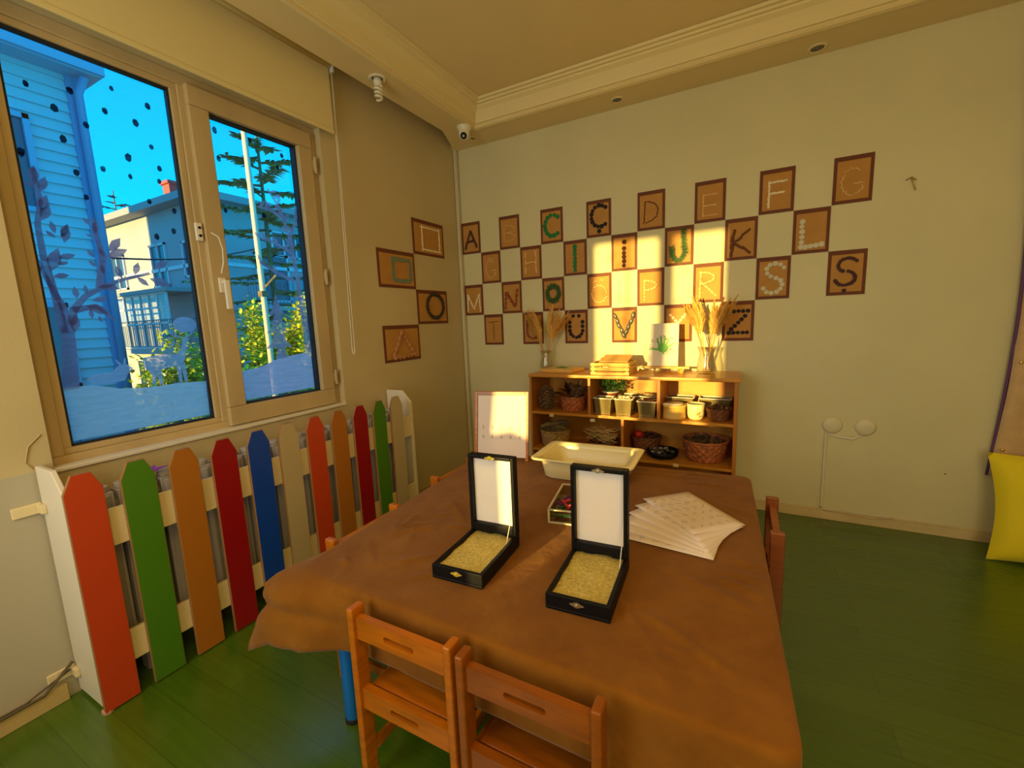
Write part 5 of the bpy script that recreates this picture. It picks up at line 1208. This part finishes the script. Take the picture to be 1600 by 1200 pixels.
b = MB(); b.box((-11.3, AY0-.3, AZ), (AX+.32, AY1+.18, AZ+.12)); b.box((AX+.24, AY0-.3, AZ+.02), (AX+.38, AY1+.2, AZ+.16)); b.build('eave', mat('eave_blue', (.20, .42, .58), .5), t)
b = MB(); b.prism([(-11.3, AY0-.3, AZ+.12), (AX+.3, AY0-.3, AZ+.12), (-9, AY0-.3, AZ+1.0)], (0, AY1-AY0+.45, 0)); b.build('roof', mat('dark_roof', (.10, .07, .10), .8), t)
for z, w, h in ((3.35, 1.0, 1.35), (.75, 1.1, 1.3), (-.9, 1.0, 1.2)):
    window_part(t, AX, -1.45, z, w, h, 'x', mat('blue_window_trim', (.16, .40, .58), .5), pane, 2, .06)
b = MB()
for x_ in (-8.2, -8.5): b.box((x_, -1.9, AZ+.5), (x_+.15, -1.75, AZ+1.5))
b.build('chimney_pipe', M['white'], t)
# apartment block
BX, BY, BZ = -13.0, 4.55, 5.75
t = thing('apartment_building', (-16, 10, -1.6), 'cream apartment building with balconies behind the garden bushes', 'building')
bw = mat('cream_facade', (.42, .42, .43), .8, var=.06, scale=1); red = mat('red_roof_tiles', (.38, .09, .05), .7, var=.2, scale=6)
b = MB(); b.box((BX-8, BY, -1.6), (BX, BY+14, BZ)); b.build('wall', bw, t)
b = MB(); b.box((BX-8.4, BY-.45, BZ), (BX+.5, BY+14.3, BZ+.22)); b.build('cornice', mat('cornice_grey', (.34, .36, .36), .7), t)
b = MB(); b.prism([(BX-8.4, BY-.45, BZ+.22), (BX+.5, BY-.45, BZ+.22), (BX-4, BY+3.0, BZ+1.3)], (0, 0, .02)); 
b = MB(); b.add([(BX-8.4, BY-.4, BZ+.22), (BX+.45, BY-.4, BZ+.22), (BX+.45, BY+14.2, BZ+.22), (BX-8.4, BY+14.2, BZ+.22), (BX-4, BY+3.5, BZ+1.35), (BX-4, BY+10, BZ+1.35)], [(0,1,4), (1,2,5,4), (2,3,5), (3,0,4,5), (3,2,1,0)]); b.build('roof', red, t)
for x_, y_ in ((BX-5.5, BY+1.6), (BX-2.4, BY+5.5)):
    b = MB(); b.box((x_, y_, BZ+.3), (x_+.5, y_+.5, BZ+1.75)); b.box((x_-.07, y_-.07, BZ+1.75), (x_+.57, y_+.57, BZ+1.87)); b.build('chimney', mat('brick_chimney', (.45, .10, .08), .8), t)
for z in (-.9, 1.0, 3.75):
    b = MB(); b.box((BX-.02, BY+.1, z-.02), (BX+.06, BY+14, z+.10)); b.box((BX-8, BY-.06, z-.02), (BX, BY+.02, z+.10)); b.build('string_course', wf, t)
def balcony(x0, x1, y0, y1, z, lab):
    b = MB(); b.box((x0, y0, z-.16), (x1, y1, z)); o = b.build('balcony', bw, t); o['label'] = lab
    b = MB(); P = [(x1-.03, y1-.03), (x1-.03, y0+.03), (x0, y0+.03)] if True else []
    for (a, c) in ((P[0], P[1]), (P[1], P[2])):
        L = math.dist(a, c); n = max(2, int(L/.14))
        for z_ in (z+.08, z+.95): b.tube([(*a, z_), (*c, z_)], .02, 5)
        for i in range(n+1): x_ = a[0]+(c[0]-a[0])*i/n; y_ = a[1]+(c[1]-a[1])*i/n; b.tube([(x_, y_, z+.05), (x_, y_, z+.95)], .012, 4)
    b.build('railing', mat('railing_paint', (.16, .22, .26), .5), o)
balcony(BX, BX+1.1, BY+1.2, BY+6.2, 2.35, 'balcony on the right facade')
balcony(BX-6.2, BX-.6, BY-1.0, BY, 1.05, 'glazed balcony on the left facade')
for y_, z, w, h, dv in ((BY+2.2, 2.55, 1.3, 1.75, 2), (BY+4.4, 2.55, 1.7, 1.75, 2), (BY+7.6, 2.75, 1.5, 1.3, 3), (BY+2.6, .0, 1.6, 1.25, 2), (BY+5.6, .0, 1.4, 1.25, 2), (BY+8.5, .0, 1.4, 1.25, 2), (BY+3.0, 4.2, 1.5, .95, 3), (BY+6.6, 4.2, 1.5, .95, 3)):
    window_part(t, BX, y_, z, w, h, 'x', wf, pane, dv, .06)
for x_, z, w, h, dv in ((BX-.9, 3.4, .9, 1.2, 2), (BX-3.0, 3.2, 1.1, 1.5, 2), (BX-6.2, 3.3, 1.2, 1.3, 2), (BX-1.9, -.9, 1.1, 1.3, 2), (BX-5.2, -.9, 1.2, 1.5, 2)):
    window_part(t, x_, BY, z, w, h, 'y', wf, pane, dv, .06)
b = MB(); x0, x1, y_ = BX-6.0, BX-.8, BY-.95
for k in range(10): xx = x0+(x1-x0)*k/9; b.box((xx-.03, y_-.03, 1.1), (xx+.03, y_+.03, 2.85))
for z in (1.1, 1.9, 2.4, 2.85): b.box((x0, y_-.03, z-.03), (x1, y_+.03, z+.03))
b.build('glazing_bars', wf, t)
b = MB(); b.box((x0, y_-.005, 1.15), (x1, y_+.005, 2.8)); b.build('balcony_glass', M['glass'], t)
b = MB(); b.box((BX-6.2, BY-1.05, 2.88), (BX-.6, BY, 3.0)); b.build('balcony_roof', mat('awning_grey', (.30, .34, .34), .7), t)
# unseen tall house, added to shade part of the apartment facade
t = thing('shade_house', (-17.5, -8, -1.6), 'unseen tall plain house added to shade the apartment facade, left of the clapboard house', 'house')
b = MB(); b.box((-18.7, -9.5, -1.6), (-14.5, -6.5, 7.6)); b.build('wall', bw, t)
b = MB(); b.add([(-19.0, -9.8, 7.6), (-14.2, -9.8, 7.6), (-14.2, -6.2, 7.6), (-19.0, -6.2, 7.6), (-16.6, -9.8, 8.6), (-16.6, -6.2, 8.6)], [(0,1,4), (1,2,5,4), (2,3,5), (3,0,4,5), (3,2,1,0)]); b.build('roof', red, t)
# street pole and cables
px, py = 2.48-6*1.037, -3.656+6*.667
t = thing('lamp_post', (px, py, -1.6), 'pale slender street pole seen through the right pane', 'pole')
b = MB(); b.tube([(px, py, -1.6), (px, py, 7)], [.042, .034], 14); b.build('shaft', mat('pale_pole', (.72, .60, .40), .5), t, smooth=True)
b = MB(); b.box((px-.05, py-.05, 2.0), (px+.05, py+.05, 2.08)); b.tube([(px, py, 2.1), (px+.2, py+.1, 2.3)], .015, 6); b.build('clamp', M['bark'], t)
b = MB(); P = [Vector((-7.4, -1.2, 2.86)).lerp(Vector((-13.2, 6.5, 4.5)), i/12) - Vector((0, 0, .25*math.sin(PI*i/12))) for i in range(13)]; b.tube(P, .02, 6)
tag(b.build('overhead_cable', M['rubber'], org=tuple(P[6])), 'thin black overhead cable strung across the view outside', 'cable')
# bushes
def bush(c, r, h, n, label, m_, seed, group='bushes outside the window'):
    q = thing('garden_bush', (c[0], c[1], -1.6), label, 'bush', group); rn = random.Random(seed)
    b = MB(); b2 = MB()
    tips = []
    for k in range(14):
        a = rn.uniform(0, 6.28); s_ = rn.random()**.6; tp = Vector((c[0]+r*s_*math.cos(a), c[1]+r*s_*math.sin(a), -1.6+h*(1-.45*s_*s_)*rn.uniform(.85, 1.02))); b2.tube([(c[0], c[1], -1.6), Vector((c[0], c[1], -1.6)).lerp(tp, .5)+Vector((0, 0, .2)), tp], [.03, .018, .006], 5); tips.append(tp)
    for k in range(n):
        tp = rn.choice(tips); f = rn.random()**.5; p = Vector((c[0], c[1], -1.0)).lerp(tp, .35+.65*f) + Vector((rn.gauss(0, .10), rn.gauss(0, .10), rn.gauss(0, .10)))
        b.leaf(p, (rn.uniform(-.09, .09), rn.uniform(-.09, .09), rn.uniform(-.02, .10)), .068)
    b.build('leaves', m_, q); b2.build('branches', M['bark'], q)
yg = mat('sunlit_yellow_leaf', (.78, .72, .03), .6, var=.35, scale=3); gg = mat('green_bush_leaf', (.34, .44, .03), .6, var=.35, scale=3)
for k, (x, y, r, h, lab, m_) in enumerate(((-5.4, -.15, .45, 3.05, 'yellow green bush beside the painted lying deer', gg), (-5.6, .55, .5, 3.35, 'yellow green bush behind the painted standing deer', yg), (-5.4, 1.15, .55, 3.55, 'bright yellow bush at the right edge of the left pane', yg),
                                    (-5.0, 1.85, .5, 3.55, 'yellow green bush at the left edge of the right pane', yg), (-5.6, 2.9, .5, 3.0, 'green bush behind the street pole', gg), (-4.8, 3.3, .5, 3.15, 'bush low at the right edge of the right pane', yg), (-6.0, 2.2, .5, 2.9, 'low green bush left of the pole', gg))):
    bush((x, y), r*1.25, h+.12, 3400, lab, m_, 30+k)
# conifer
def conifer(c, h, r, label, seed, m_, n=34, top=0, z0=-1.6, spars=1):
    q = thing('conifer_tree', (c[0], c[1], z0), label, 'tree'); rn = random.Random(seed)
    b = MB(); b.tube([(c[0], c[1], z0), (c[0]+.05, c[1], z0+h)], [.10, .02], 8); tb = MB()
    for k in range(n):
        f = k/n; z = z0+h*(.30+.68*f); L = r*(1-f)**.8+.15; a = k*2.4; d_ = Vector((math.cos(a), math.sin(a), -.10+.25*f))
        e_ = Vector((c[0], c[1], z))+d_*L; b.tube([(c[0], c[1], z), e_], [.03, .006], 4)
        m2 = int(26*spars*L/r)+6
        for i in range(m2):
            p = Vector((c[0], c[1], z)).lerp(e_, .2+.8*(i+rn.random())/m2)
            for s_ in (-1, 1):
                sd = Vector((-d_.y, d_.x, rn.uniform(-.25, .15)))*s_*rn.uniform(.10, .24); tb.leaf(p, sd+d_*.10, .075)
    b.build('trunk', M['bark'], q); tb.build('needles', m_, q)
conifer((-7.4, 2.95), 7.9, 2.2, 'tall conifer with brown tipped branches behind the street pole', 41, mat('conifer_brown', (.50, .36, .12), .7, var=.4, scale=4), 44, spars=2.4)
conifer((-25, 7.0), 10.2, 3.0, 'dark conifer behind the roofs between the two buildings', 42, mat('conifer_dark', (.03, .07, .10), .8), 40, spars=2)
